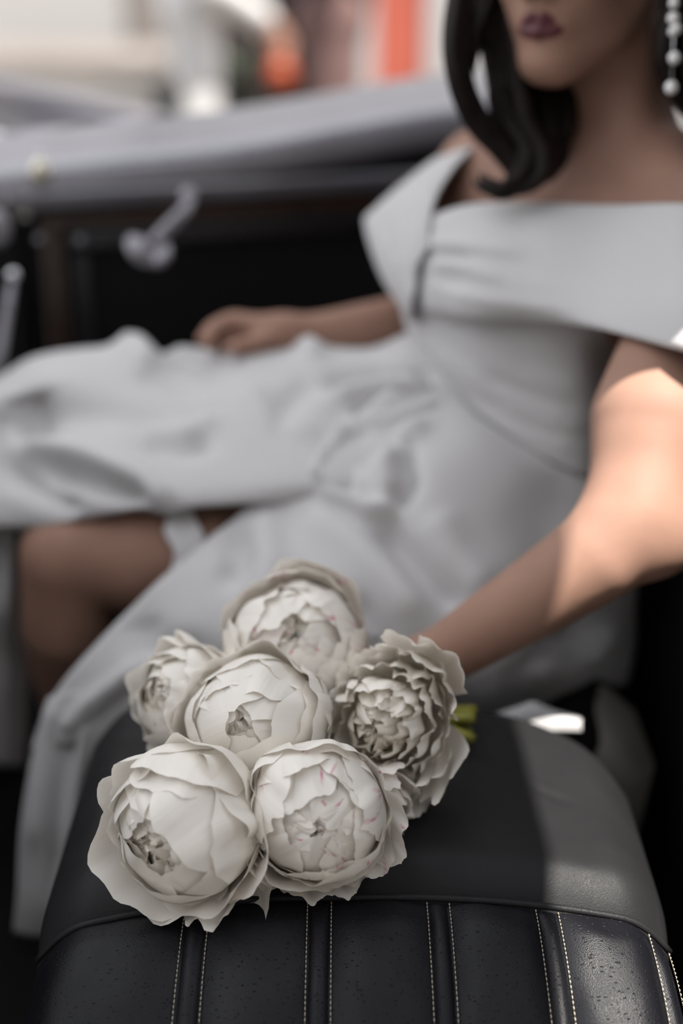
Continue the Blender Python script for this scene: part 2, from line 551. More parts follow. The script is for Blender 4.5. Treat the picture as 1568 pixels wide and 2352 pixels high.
# ------------------------------------------------------------------ street people
def street_person(name, base, s, face, label, top, bottom, arm_pts, leg_spread=0.1, lean=0.0):
    """a standing passer-by: one continuous body, shirt and trousers following it"""
    base = np.array(base, float)
    R = rotz(face)

    def W(x, y, z): return base + s * (R @ np.array([x + lean * z, y, z]))
    h = 0.014
    lo = base + np.array([-0.75, -0.55, -0.02]); hi = base + np.array([0.75, 0.55, 1.85 * s])
    B = SDF(lo, hi, h); T = SDF(lo, hi, h); Q = SDF(lo, hi, h)
    legs = []
    for sx in (-1, 1):
        hip, kn, an = W(sx * leg_spread, 0, 0.90), W(sx * (leg_spread + 0.01), -0.02, 0.49), W(sx * (leg_spread + 0.02), 0.02, 0.09)
        B.chain([(hip, 0.085 * s), (kn, 0.056 * s), (W(sx * (leg_spread + 0.012), 0.02, 0.36), 0.056 * s), (an, 0.037 * s)])
        B.cone(an, W(sx * (leg_spread + 0.03), -0.14, 0.035), 0.036 * s, 0.03 * s)
        Q.chain([(hip, 0.10 * s), (kn, 0.075 * s), (W(sx * (leg_spread + 0.02), 0.02, 0.10), 0.07 * s)])
    B.chain([(W(0, 0, 0.92), 0.125 * s), (W(0, 0, 1.1), 0.11 * s), (W(0, 0, 1.3), 0.13 * s), (W(0, 0, 1.42), 0.09 * s), (W(0, 0, 1.53), 0.05 * s)], 0.05)
    for sx in (-1, 1): B.ell(W(sx * 0.08, 0, 1.25), np.array([0.12, 0.1, 0.17]) * s, 0.05, R.T)
    B.ell(W(0, -0.01, 1.62), np.array([0.072, 0.09, 0.115]) * s, 0.02, R.T)
    B.ell(W(0, -0.095, 1.60), np.array([0.014, 0.02, 0.022]) * s, 0.012, R.T)
    Q.ell(W(0, 0, 0.95), np.array([0.165, 0.125, 0.15]) * s, 0.04, R.T)
    T.chain([(W(0, 0, 1.0), 0.14 * s), (W(0, 0, 1.15), 0.13 * s), (W(0, 0, 1.36), 0.135 * s)], 0.06)
    for sx in (-1, 1): T.ell(W(sx * 0.08, 0, 1.25), np.array([0.135, 0.12, 0.18]) * s, 0.05, R.T)
    for pts, hand_dir in arm_pts:
        B.chain([(np.array(p), r * s) for p, r in pts])
        wr = np.array(pts[-1][0]); hd = np.array(hand_dir); hd = hd / np.linalg.norm(hd)
        side = np.cross(hd, [0, 0, 1.0]) if abs(hd[2]) < 0.9 else np.array([1.0, 0, 0])
        side /= np.linalg.norm(side)
        nn = np.cross(side, hd)
        pc = wr + hd * 0.05 * s
        B.ell(pc, np.array([0.042, 0.05, 0.02]) * s, 0.012, np.array([side, hd, nn]))
        for q in range(4):
            a = pc + hd * 0.035 * s + side * (q - 1.5) * 0.019 * s
            b = a + (hd * 0.04 - nn * 0.012) * s; c = b + (hd * 0.02 - nn * 0.03) * s
            B.chain([(a, 0.011 * s), (b, 0.010 * s), (c, 0.009 * s)], 0.006)
        B.chain([(pc - hd * 0.02 * s + side * 0.03 * s, 0.013 * s), (pc + side * 0.05 * s + hd * 0.02 * s, 0.011 * s), (pc + side * 0.045 * s + hd * 0.05 * s - nn * 0.02 * s, 0.010 * s)], 0.006)
        sl2 = [(np.array(p), r * s + 0.018) for p, r in pts]
        a, b = sl2[-2], sl2[-1]
        sl2[-1] = (a[0] + (b[0] - a[0]) * 0.86, b[1] + 0.008)
        T.chain(sl2, 0.03)
    root = empty(name, base, label, 'person')
    v, f = B.mesh(); obj('body', v, f, M['skin_far'], root)
    v, f = T.mesh(); obj('shirt', v, f, top, root)
    v, f = Q.mesh(); obj('trousers', v, f, bottom, root)
    parts = []
    for sx in (-1, 1):
        parts = [ball_geo(W(sx * (leg_spread + 0.025), -0.06, 0.04), np.array([0.05, 0.14, 0.045]) * s, 12, 8, R.T)]
        v, f = join(parts); obj('shoe', v, f, M['shoe'], root)
    v, f = ball_geo(W(0, 0.012, 1.655), np.array([0.082, 0.095, 0.098]) * s, 16, 10, R.T)
    obj('hair', v, f, M['hair'], root)
    return root


d1 = 5.4
lg = P(452, 150, d1)
hd1 = P(640, 82, d1)
b1 = np.array([lg[0] - 0.01, lg[1], 0.0])
sh = np.array([b1[0] + 0.02, b1[1] - 0.19, 1.38])
el = np.array([hd1[0] - 0.23, b1[1] - 0.2, 0.99])
street_person('person', b1, 1.0, PI / 2, 'person in white shirt and white trousers walking past, hand holding an orange bag', M['whitecloth'], M['whitecloth'],
              [([(sh, 0.05), (el, 0.042), (hd1 + np.array([-0.04, 0, 0.05]), 0.028)], (0.45, 0, -1)),
               ([(np.array([b1[0], b1[1] + 0.19, 1.38]), 0.05), (np.array([b1[0] - 0.03, b1[1] + 0.23, 1.1]), 0.042), (np.array([b1[0] + 0.02, b1[1] + 0.22, 0.86]), 0.028)], (0, 0, -1))], 0.05)
# orange bag held in that hand
bgc = P(645, 172, d1)
bagr = empty('bag', bgc - np.array([0, 0, 0.06]), 'small round orange bag hanging from the hand of person in white', 'bag')
v, f = ball_geo(bgc, (0.052, 0.045, 0.055), 16, 10); obj('pouch', v, f, M['orange'], bagr)
v, f = tube_geo([bgc + np.array([0.03 * math.cos(a), 0, 0.045 + 0.06 * math.sin(a)]) for a in np.linspace(0, PI, 12)], 0.006, 6)
obj('bag_handle', v, f, M['orange'], bagr)

d2 = 4.7
lg2 = P(748, 110, d2)
b2 = np.array([lg2[0] + 0.015, lg2[1], 0.0])
street_person('person', b2, 1.0, PI / 2, 'person in mauve trousers standing before the dark shop opening', M['dark'], M['mauve'],
              [([(np.array([b2[0], b2[1] - 0.19, 1.38]), 0.05), (np.array([b2[0] - 0.02, b2[1] - 0.24, 1.10]), 0.042), (np.array([b2[0] + 0.05, b2[1] - 0.2, 1.28]), 0.028)], (0.3, 0.3, 1)),
               ([(np.array([b2[0], b2[1] + 0.19, 1.38]), 0.05), (np.array([b2[0] - 0.03, b2[1] + 0.24, 1.1]), 0.042), (np.array([b2[0] + 0.12, b2[1] + 0.15, 1.2]), 0.028)], (1, -0.4, 0.2))], 0.07)

# ------------------------------------------------------------------ parked grey car at far left
pc = empty('parked_car', P(100, 260, 4.6) * np.array([1, 1, 0]), 'pale grey parked car seen at far left across the black door', 'car')


def gpatch(name, rows, m, parent, th=0.02, n=5):
    return patch(name, rows, m, parent, n=n, thick=th)


gpatch('hood', [[(-700, 110, 5.0), (-200, 140, 4.95), (60, 160, 4.9), (250, 182, 4.88), (395, 208, 4.85)],
                [(-700, 115, 4.75), (-200, 148, 4.7), (60, 172, 4.65), (250, 197, 4.62), (400, 222, 4.62)],
                [(-700, 100, 4.5), (-200, 150, 4.45), (60, 195, 4.4), (250, 222, 4.4), (410, 245, 4.4)],
                [(-700, 150, 4.38), (-200, 190, 4.33), (60, 225, 4.28), (250, 248, 4.28), (415, 265, 4.3)]], M['carpaint'], pc)
gpatch('fender', [[(-700, 180, 4.36), (-200, 215, 4.31), (60, 245, 4.26), (250, 270, 4.26), (415, 290, 4.28)],
                  [(-700, 300, 4.28), (-200, 330, 4.23), (60, 350, 4.2), (250, 370, 4.2), (420, 380, 4.24)],
                  [(-700, 500, 4.28), (-200, 500, 4.23), (60, 500, 4.2), (250, 500, 4.2), (415, 480, 4.24)],
                  [(-700, 640, 4.4), (-200, 640, 4.35), (60, 630, 4.3), (250, 610, 4.3), (400, 580, 4.32)]], M['carpaint'], pc)
path = cr_axis([P(*q) for q in ((-300, 150, 4.27), (0, 208, 4.22), (160, 240, 4.2), (300, 272, 4.2), (400, 296, 4.2))], 6, 0)
v, f = tube_geo(path, 0.03, 10, flat=1.0); obj('side_moulding', v, f, M['lavender'], pc)
path = cr_axis([P(*q) for q in ((-300, 265, 4.2), (0, 282, 4.17), (120, 296, 4.15), (300, 310, 4.15), (400, 316, 4.16))], 6, 0)
v, f = tube_geo(path, 0.022, 10); obj('side_moulding', v, f, M['lavender'], pc)
v, f = ball_geo(P(385, 215, 4.3), (0.045, 0.06, 0.05), 14, 10); hl = obj('lamp', v, f, M['rubber'], pc)
v, f = ball_geo(P(300, 182, 4.75), (0.10, 0.12, 0.03), 16, 10); obj('hood_scoop', v, f, M['carpaint'], pc)
for wxp in (150, -560):
    c = P(wxp, 640, 4.35); c[2] = 0.31
    th = np.linspace(0, 2 * PI, 33)[:-1]
    prof = [(0.31, -0.08), (0.31, 0.08), (0.27, 0.1), (0.19, 0.09), (0.19, -0.09), (0.27, -0.1)]
    V = np.array([[c[0] + r * math.cos(a), c[1] + o_, c[2] + r * math.sin(a)] for r, o_ in prof for a in th])
    F = [(i * 32 + j, i * 32 + (j + 1) % 32, ((i + 1) % 6) * 32 + (j + 1) % 32, ((i + 1) % 6) * 32 + j) for i in range(6) for j in range(32)]
    w = obj('wheel', V, F, M['rubber'], pc)
    v, f = ball_geo(c, (0.19, 0.05, 0.19), 20, 8); obj('hubcap', v, f, M['lavender'], w)

# ------------------------------------------------------------------ the wedding car: floor, far door, added sun blockers
v, f = box_geo((0.0, 1.35, 0.12), (2.6, 1.75, 0.06), 0.1)
tag(obj('floor', v, f, M['carpet'], smooth=False), 'black carpeted car floor', None, None, 'structure')

YAW = math.radians(18)
DX = np.array([math.cos(YAW), math.sin(YAW), 0.0])       # along the far door, to the right
DN = np.array([math.sin(YAW), -math.cos(YAW), 0.0])      # out of the door towards the cabin
door0 = P(100, 455, 2.02)                                  # a point on the lower moulding


def D(s, z, o=0.0): return np.array([door0[0], door0[1], 0]) + s * DX + o * DN + np.array([0, 0, z])


zm = door0[2]
car = empty('door_of_car', D(0.3, 0.2), 'black far car door with dark panel, wooden mouldings and wide glossy sill', 'car door')


def dbox(name, s0, s1, z0, z1, o0, o1, m, parent=car, bev=0.12):
    c = D((s0 + s1) / 2, (z0 + z1) / 2, (o0 + o1) / 2)
    v, f = box_geo((0, 0, 0), (s1 - s0, o1 - o0, z1 - z0), bev)
    R = np.array([DX, -DN, [0, 0, 1]]).T
    return obj(name, v @ R.T + c, f, m, parent, smooth=False)


dbox('door_panel', -0.02, 1.5, 0.16, zm, -0.03, 0.0, M['trimblack'])
M['greymould'] = mat('grey_moulding', (0.10, 0.095, 0.11), 0.3, 0.7, coat=0.5)
dbox('moulding', -0.03, 1.5, zm - 0.016, zm + 0.012, 0.0, 0.018, M['greymould'], bev=0.3)
dbox('wood_strip', 0.0, 1.5, zm - 0.045, zm - 0.022, 0.0, 0.010, M['wood'], bev=0.3)
dbox('moulding', 0.03, 1.5, zm - 0.075, zm - 0.047, 0.0, 0.012, M['blackpaint'], bev=0.3)
dbox('wood_strip', -0.01, 0.022, 0.16, zm - 0.024, 0.0, 0.012, M['wood'], bev=0.3)
dbox('moulding', 0.035, 0.055, 0.16, zm - 0.08, 0.0, 0.010, M['blackpaint'], bev=0.3)
for s_, z_ in ((-0.012, zm - 0.055), (0.045, zm - 0.06)):
    v, f = ball_geo(D(s_, z_, 0.016), 0.007, 12, 8); obj('screw', v, f, M['satin'], car)
# body pillar and front quarter beyond the door's front edge
dbox('hinge_pillar', -0.75, -0.035, 0.16, zm + 0.02, -0.05, -0.01, M['trimblack'])
# wide sill: swept profile, rising to the right
sp = [(-300, 400, 2.0), (-100, 390, 2.0), (0, 380, 2.01), (250, 348, 2.05), (500, 322, 2.09), (750, 282, 2.14), (900, 254, 2.17), (1050, 228, 2.21), (1300, 190, 2.3), (1550, 160, 2.4)]
sp = cr_axis([P(*q) for q in sp], 6, 0)
prof = [(-0.10, 0.0), (-0.10, 0.028), (-0.075, 0.024), (-0.04, 0.013), (-0.005, 0.003), (0.018, -0.006), (0.03, -0.02), (0.034, -0.038), (0.028, -0.055), (0.012, -0.066), (-0.02, -0.07), (-0.08, -0.07), (-0.10, -0.04)]
prof = cr_axis([(a, b, 0) for a, b in prof + prof[:1]], 3, 0)[:-1]
V = []
for p in sp:
    for a, b, _ in prof: V.append(p + a * DN + np.array([0, 0, b]))
n_ = len(prof)
F = grid_faces(len(sp), n_, True) + [tuple(range(n_ - 1, -1, -1)), tuple(range((len(sp) - 1) * n_, len(sp) * n_))]
M['sill'] = mat('glossy_black_sill', (0.27, 0.262, 0.29), 0.26, 0.8, coat=1.0, var=0.08, vscale=12)
obj('window_sill', V, F, M['sill'], car)
# outer skin below the sill, and inner cover between sill and moulding
V = []
for p in sp: V += [p + np.array([0, 0, -0.06]) + 0.0 * DN, D((p - door0) @ DX, zm, -0.012)]
obj('inner_cover', V, grid_faces(len(sp), 2), M['trimblack'], car).modifiers.new('thickness', 'SOLIDIFY').thickness = 0.004
dbox('outer_skin', -0.75, 1.5, 0.2, zm - 0.05, -0.14, -0.12, M['blackpaint'])
# lock button on the sill
lk = P(92, 392, 2.0)
v, f = tube_geo([lk + np.array([0, 0, z]) for z in (-0.012, -0.01, 0.006, 0.012, 0.016)], [0.012, 0.014, 0.013, 0.009, 0.003], 12)
M['brass'] = mat('pale_brass', (0.62, 0.58, 0.46), 0.3, metal=0.8)
obj('lock_button', v, f, M['brass'], car)
v, f = tube_geo([P(92, 372, 2.03), P(90, 345, 2.05)], [0.006, 0.004], 8); obj('lock_rod', v, f, M['chrome'], car)
# interior door handle: boss at the moulding, curved arm to the lower left, wide paddle grip
hr = P(432, 450, 1.98)
v, f = ball_geo(hr + DN * 0.0, (0.013, 0.02, 0.012), 14, 10); hb = obj('door_handle', v, f, M['satin'], car)
pth = cr_axis([hr, P(430, 475, 1.96), P(400, 508, 1.94), P(370, 540, 1.93), P(352, 562, 1.925)], 5, 0)
v, f = tube_geo(pth, np.linspace(0.008, 0.011, len(pth)), 10); obj('handle_arm', v, f, M['satin'], hb)
g0, g1, g2 = P(305, 545, 1.92), P(352, 575, 1.92), P(350, 612, 1.91)
v, f = join([tube_geo(cr_axis([P(300, 540, 1.92), P(322, 572, 1.915), P(345, 610, 1.91)], 5, 0), [0.006, 0.012, 0.017, 0.02, 0.021, 0.022, 0.022, 0.021, 0.018, 0.013, 0.006], 12, flat=0.5),
             tube_geo(cr_axis([P(345, 610, 1.91), P(368, 588, 1.915), P(385, 560, 1.92)], 5, 0), [0.006, 0.013, 0.017, 0.019, 0.02, 0.02, 0.018, 0.015, 0.012, 0.009, 0.004], 12, flat=0.5)])
obj('handle_grip', v, f, M['satin'], hb)
# check strap and its rivet at the left edge
strap = empty('door_check_strap', P(10, 720, 1.9), 'thin metal check strap with round rivet left of the dark door panel', 'strap')
v, f = tube_geo([P(30, 632, 1.92), P(18, 700, 1.92), P(2, 800, 1.92), P(-20, 900, 1.92)], [0.006, 0.008, 0.010, 0.012], 8, flat=0.4); obj('bar', v, f, M['satin'], strap)
v, f = ball_geo(P(30, 632, 1.91), 0.009, 12, 8); obj('rivet', v, f, M['chrome'], strap)
knob = empty('crank_knob', P(0, 530, 1.9), 'small round metal knob at left frame edge above the check strap', 'knob')
v, f = ball_geo(P(-8, 525, 1.9), (0.02, 0.02, 0.026), 14, 10); obj('knob_head', v, f, M['satin'], knob)
v, f = tube_geo([P(-8, 525, 1.9), P(-8, 525, 1.9) - DN * 0.09], 0.008, 8); obj('knob_stem', v, f, M['satin'], knob)
mir = empty('wing_mirror', P(-5, 332, 2.1), 'small round chrome mirror at left edge above the door sill', 'mirror')
v, f = ball_geo(P(-6, 332, 2.1), (0.020, 0.012, 0.020), 14, 10); obj('mirror_head', v, f, M['chrome'], mir)
v, f = tube_geo([P(-6, 340, 2.1), P(-10, 362, 2.09)], 0.005, 8); obj('mirror_stalk', v, f, M['chrome'], mir)

# two added, unseen sheets throw the shadow lines: a canvas hood over the rear seat back,
# and a canvas sheet high overhead, both invented to block the sun
ZR, ZA = 1.72, 4.2
S0 = P(1240, 1400, 1.36); S1 = P(1236, 2000, 1.21); S2 = P(1550, 742, 1.332)


def up_to(p, z): return p + SUN * ((z - p[2]) / SUN[2])


yk = up_to(S2, ZR)[1]
hood = empty('hood', (0.75, 1.7, 1.0), 'added unseen black canvas hood blocking sun over the rear seat back', 'hood')
rows = []
for x, z in ((0.16, ZR - 0.01), (0.20, ZR + 0.012), (0.5, ZR + 0.01), (0.8, ZR - 0.06), (0.98, ZR - 0.22), (1.06, ZR - 0.5), (1.08, 1.0)):
    rows.append([(x, y, z - 0.12 * max(0, (y - 1.75) / 0.5) ** 2) for y in (yk, yk + 0.03, 1.4, 1.6, 1.8, 2.0, 2.2)])
A = cr_axis(cr_axis(np.array(rows), 3, 0), 3, 1)
A[:, :, 1] = np.maximum(A[:, :, 1], yk)
o = obj('canvas', A.reshape(-1, 3), grid_faces(A.shape[0], A.shape[1]), M['canvas'], hood)
o.modifiers.new('thickness', 'SOLIDIFY').thickness = 0.012
v, f = tube_geo([A[k, -3] - np.array([0, 0, 0.02]) for k in range(A.shape[0])], 0.010, 8); obj('bow', v, f, M['chrome'], hood)

a0_, a1_ = up_to(S0, ZA), up_to(S1, ZA)
ed = (a1_ - a0_)[:2] / np.linalg.norm((a1_ - a0_)[:2])
if ed[1] > 0: ed = -ed


def edge_at(y): return a0_[0] + ed[0] / ed[1] * (y - a0_[1])


aw = empty('sun_blocker', (0.3, -2.8, ZA), 'unseen canvas sheet added overhead to block the sun', 'sun_blocker')  # added out of view; its edge draws the left shadow line
rows = []
for y in np.linspace(-2.85, 1.35, 10):
    xe_ = edge_at(y)
    rows.append([(-0.35 + (xe_ + 0.35) * t, y, ZA + 0.03 * math.sin(t * PI)) for t in np.linspace(0, 1, 7)])
A = np.array(rows)
o = obj('canvas', A.reshape(-1, 3), grid_faces(10, 7), M['canvas'], aw)
o.modifiers.new('thickness', 'SOLIDIFY').thickness = 0.01
for t in (0, 6):
    v, f = tube_geo([A[0, t], A[-1, t]], 0.012, 8); obj('frame_bar', v, f, M['satin'], aw)

# ------------------------------------------------------------------ near seat cushion
ZS = 0.50
cush = empty('seat_cushion', (0.0, 1.1, 0.2), 'black fluted leather seat cushion with cream stitching under the bouquet', 'seat')
XL, XR = -0.252, 0.272


def crown(x):  # height of the leather across the seat
    t = (x - 0.02) / 0.27
    return ZS + 0.009 - 0.030 * abs(t) ** 2.6


def lipY(x): return 0.968 - 0.05 * max(0, (x - 0.06)) ** 1.2 - 0.10 * max(0, (-0.05 - x)) ** 1.3


# top panel: from rounded far edge to the lip
NU, NV = 120, 64
V = []
for i in range(NV + 1):
    s = i / NV
    for j in range(NU + 1):
        q = -1 + 2 * j / NU
        x = 0.5 * (XL + XR) + 0.5 * (XR - XL) * q
        far = 1.262 + 0.035 * (-(x) / 0.25) - 0.07 * max(0, abs(q) - 0.55) ** 2 / 0.2 + 0.04 * max(0, -q - 0.2)
        ly = lipY(x)
        y = far + (ly - far) * s
        z = crown(x)
        # rounded shoulders at far edge, sides and lip
        ef = (1 - s) * (far - ly)
        z -= 0.022 * max(0, 1 - ef / 0.045) ** 2
        es = min(x - XL, XR - x)
        z -= 0.02 * max(0, 1 - es / 0.04) ** 2
        el_ = s * (far - ly) - (far - ly) + 0.07
        z -= 0.017 * max(0, (el_ - 0.015) / 0.055) ** 2
        z += 0.0025 * mnoise.noise(Vector((x * 9, y * 9, 3.0)))
        cu = (x - 0.186) / 0.022   # a short curved crease in the hide
        z -= 0.0022 * math.exp(-((y - 1.108 + 0.016 * cu - 0.006 * cu * cu) / 0.006) ** 2) * max(0, 1 - (cu - 0.3) ** 2)
        V.append((x, y, z))
TOP = np.array(V).reshape(NV + 1, NU + 1, 3)
top = obj('top_panel', V, grid_faces(NV + 1, NU + 1), M['smoothleather'], cush)
# skirt of the cushion: sides and far face down to the base
rim = [TOP[-1, 0]] + [TOP[i, 0] for i in range(NV - 1, -1, -1)] + [TOP[0, j] for j in range(1, NU + 1)] + [TOP[i, NU] for i in range(1, NV + 1)]
rim = np.array(rim)
ctr = np.array([0.005, 1.1, 0])
rows = []
for dz, push in ((0, 0), (-0.006, 0.004), (-0.018, 0.008), (-0.05, 0.012), (-0.12, 0.012), (-0.22, 0.004), (-0.30, -0.01)):
    r_ = rim.copy()
    out = r_ - ctr; out[:, 2] = 0; out /= np.linalg.norm(out, axis=1, keepdims=True)
    r_ += out * push
    r_[:, 2] = np.maximum(r_[:, 2] + dz, 0.16)
    rows.append(r_)
V = np.array(rows)
obj('side_panel', V.reshape(-1, 3), grid_faces(len(rows), len(rim)), M['smoothleather'], cush)

# piping along the lip
xs = np.linspace(XL - 0.004, XR + 0.004, 80)


def lip(x):
    z = crown(x) - 0.0172
    es = min(x - XL, XR - x)
    z -= 0.02 * max(0, 1 - es / 0.04) ** 2
    return np.array([x, lipY(x) - 0.002, z])


v, f = tube_geo([lip(x) + np.array([0, -0.001, 0.000]) for x in xs], 0.0030, 8)
obj('piping', v, f, M['smoothleather'], cush)


# fluted face: slopes down towards the door opening
def face(x, s):
    """x at the lip, s in [0,1] down the face; the flutes fan out a little"""
    a = lip(x)
    fan = 1 + 0.055 * s
    y = a[1] - 0.004 - 0.155 * s
    z = a[2] - 0.003 - 0.030 * s - 0.085 * s ** 1.8
    return np.array([a[0] * fan + 0.0 * s, y, z])


def face_n(x, s):
    a = face(x, s); b = face(x + 1e-3, s); c = face(x, min(1, s + 1e-2)); c0 = face(x, max(0, s - 1e-2))
    n = np.cross(b - a, c - c0); n /= np.linalg.norm(n)
    return n if n[2] > 0 else -n


def lipx(px, py): return (px - 784) / FPX * 1.187


pairs = [(lipx(433, 2100), lipx(478, 2100)), (lipx(713, 2050), lipx(755, 2050)), (lipx(985, 2030), lipx(1024, 2030)),
         (lipx(1233, 2055), lipx(1272, 2060)), (lipx(1492, 2095), lipx(1530, 2100))]
edges = [XL - 0.002] + [x for p in pairs for x in p] + [XR + 0.002]
NS = 40
for k in range(len(edges) - 1):
    x0, x1 = edges[k], edges[k + 1]
    isb = k % 2 == 1
    nc = 9 if isb else 17
    V = []
    for i in range(NS + 1):
        s = i / NS
        for j in range(nc):
            t = j / (nc - 1)
            q = 2 * t - 1
            x = x0 + (x1 - x0) * t
            hgt = (0.0042 if isb else 0.011 * min(1, (x1 - x0) / 0.08)) * (1 - abs(q) ** (2.2 if isb else 2.6))
            hgt *= min(1, 0.35 + s * 5)
            p = face(x, s) + face_n(x, s) * (hgt - 0.0015)
            if not isb:
                p = p + face_n(x, s) * 0.0012 * mnoise.noise(Vector((x * 40, s * 5, k)))
            V.append(p)
    # lower roll: the leather turns straight down to the base
    last = V[-nc:]
    for dz, dy in ((-0.02, -0.006), (-0.08, -0.004), (-0.17, 0.0)):
        V += [np.array([p[0], p[1] + dy, max(p[2] + dz, 0.16)]) for p in last]
    o = obj('bead' if isb else 'flute', V, grid_faces(NS + 4, nc), M['leather'], cush)
for k in range(1, len(edges) - 1):
    isl = k % 2 == 1      # left thread of a pair
    if k == 5 + 2: pass
    x = edges[k] + (-0.0022 if isl else 0.0022)
    parts = []
    Ls = 0.205
    ns = 46
    for i in range(ns):
        s0, s1 = (i + 0.08) / ns, (i + 0.86) / ns
        a, b = face(x, s0) + face_n(x, s0) * 0.0012, face(x, s1) + face_n(x, s1) * 0.0012
        m_ = (a + b) / 2 + face_n(x, (s0 + s1) / 2) * 0.0007
        parts.append(tube_geo([a, m_, b], [0.0003, 0.00058, 0.0003], 5))
    v, f = join(parts)
    tag(obj('stitching', v, f, M['thread'], cush), kind='stuff')

# ------------------------------------------------------------------ rear bench the bride sits on
bench = empty('rear_bench', (0.1, 1.6, 0.2), 'black leather rear bench with tall seat back behind the bride', 'seat')
v, f = box_geo((0.04, 1.56, 0.30), (0.62, 0.50, 0.26), 0.22)
obj('bench_cushion', v, f, M['seatback'], bench)
rows = []
for z, x in ((0.16, 0.36), (0.40, 0.37), (0.60, 0.40), (0.80, 0.44), (0.95, 0.47), (1.02, 0.50), (1.03, 0.55), (1.0, 0.60), (0.16, 0.62)):
    rows.append([(x + 0.06 * ((y - 1.4) / 0.6) ** 4, y, z) for y in np.linspace(0.86, 2.05, 30)])
A = cr_axis(np.array(rows), 4, 0)
o = obj('seat_back', A.reshape(-1, 3), grid_faces(A.shape[0], A.shape[1]), M['seatback'], bench)


# the car's unseen near rear quarter, added to darken the right side
qp = empty('rear_quarter', (0.9, 0.62, 0.2), 'unseen black near side rear quarter of the car, added to darken the right', 'car body')
rows = []
for z, y in ((0.14, 0.66), (0.40, 0.60), (0.70, 0.585), (0.95, 0.60), (1.05, 0.615), (1.15, 0.63)):
    rows.append([(x, y + 0.05 * ((x - 0.5) / 1.0) ** 2, z) for x in np.linspace(0.47, 1.5, 12)])
A = cr_axis(np.array(rows), 4, 0)
o = obj('quarter_panel', A.reshape(-1, 3), grid_faces(A.shape[0], A.shape[1]), M['blackpaint'], qp)
o.modifiers.new('thickness', 'SOLIDIFY').thickness = 0.03

# the front bench, its back turned to the rear seat, just left of the picture
fb = empty('front_bench', (-0.62, 1.5, 0.15), 'black leather front bench whose back faces the rear seat', 'seat')
rows = []
for z, x in ((0.16, -0.60), (0.45, -0.60), (0.75, -0.63), (0.86, -0.66), (0.89, -0.70), (0.86, -0.75), (0.45, -0.78), (0.16, -0.78)):
    rows.append([(x, y, z - 0.03 * abs((y - 1.23) / 0.43) ** 4) for y in np.linspace(0.78, 1.72, 14)])
A = cr_axis(np.array(rows), 4, 0)
obj('seat_back', A.reshape(-1, 3), grid_faces(A.shape[0], A.shape[1]), M['seatback'], fb)

# unseen house added behind the camera to hold back near-side light
nb = empty('house', (0, -2.9, 0), 'unseen beige house added on the near side to hold back light', 'building')
slab('wall', -8, 8, 0, 4.9, -3.2, 0.3, M['nearwall'], nb)
for i_ in range(-3, 4):
    for z_ in (0.9, 3.0):
        w_ = slab('window', i_ * 2.1 - 0.5, i_ * 2.1 + 0.5, z_, z_ + 1.5, -2.92, 0.05, M['plaster'], nb)
        slab('pane', i_ * 2.1 - 0.42, i_ * 2.1 + 0.42, z_ + 0.08, z_ + 1.42, -2.88, 0.02, M['glassdark'], w_)

# ------------------------------------------------------------------ the bride
bride = empty('person', P(1240, 1500, 1.66), 'bride in white off-shoulder satin dress with dark wavy hair, seated on the rear bench', 'person')
lo = P(1240, 1176, 1.66) + np.array([-0.85, -0.55, -0.62])
hi = P(1240, 1176, 1.66) + np.array([0.42, 0.62, 0.90])
B = SDF(lo, hi, 0.0052)


def Q(px, py, d, r): return (P(px, py, d), r)


# torso
B.chain([Q(1255, 1200, 1.72, 0.120), Q(1250, 1010, 1.725, 0.098), Q(1265, 830, 1.72, 0.104), Q(1305, 640, 1.72, 0.110), Q(1370, 480, 1.71, 0.085), Q(1400, 400, 1.69, 0.070)], 0.04)
B.chain([Q(1110, 405, 1.80, 0.056), Q(1260, 400, 1.735, 0.060), Q(1410, 385, 1.67, 0.062), Q(1520, 420, 1.60, 0.062), Q(1605, 570, 1.53, 0.060)], 0.04)
B.chain([Q(1180, 510, 1.765, 0.085), Q(1330, 530, 1.70, 0.090), Q(1480, 580, 1.64, 0.080)], 0.04)   # rib cage top
B.ell(P(1180, 630, 1.665), (0.074, 0.074, 0.074), 0.04)
B.ell(P(1385, 650, 1.615), (0.076, 0.076, 0.076), 0.04)
# collar bones and the hollow above them
B.chain([Q(1440, 395, 1.612, 0.012), Q(1520, 392, 1.56, 0.012), Q(1590, 420, 1.50, 0.013)], 0.025)
B.chain([Q(1370, 400, 1.622, 0.012), Q(1270, 390, 1.67, 0.012), Q(1170, 380, 1.745, 0.013)], 0.025)
# hips and legs
B.ell(P(1200, 1200, 1.755), (0.14, 0.14, 0.13), 0.05)
B.chain([Q(1120, 1260, 1.73, 0.100), Q(760, 1275, 1.715, 0.092), Q(340, 1268, 1.69, 0.079), Q(180, 1265, 1.68, 0.064)], 0.03)
B.chain([Q(162, 1280, 1.675, 0.058), Q(158, 1430, 1.72, 0.057), Q(175, 1620, 1.83, 0.044), Q(200, 1830, 1.97, 0.032)], 0.012)
B.chain([Q(200, 1830, 1.97, 0.032), Q(180, 1900, 1.92, 0.03), Q(150, 1950, 1.85, 0.024)], 0.02)
B.chain([Q(1080, 1060, 1.83, 0.090), Q(600, 1010, 1.845, 0.078), Q(50, 985, 1.86, 0.056), Q(25, 1250, 1.93, 0.050), Q(10, 1560, 1.98, 0.036), Q(-40, 1590, 1.95, 0.03), Q(-90, 1590, 1.9, 0.022)], 0.03)
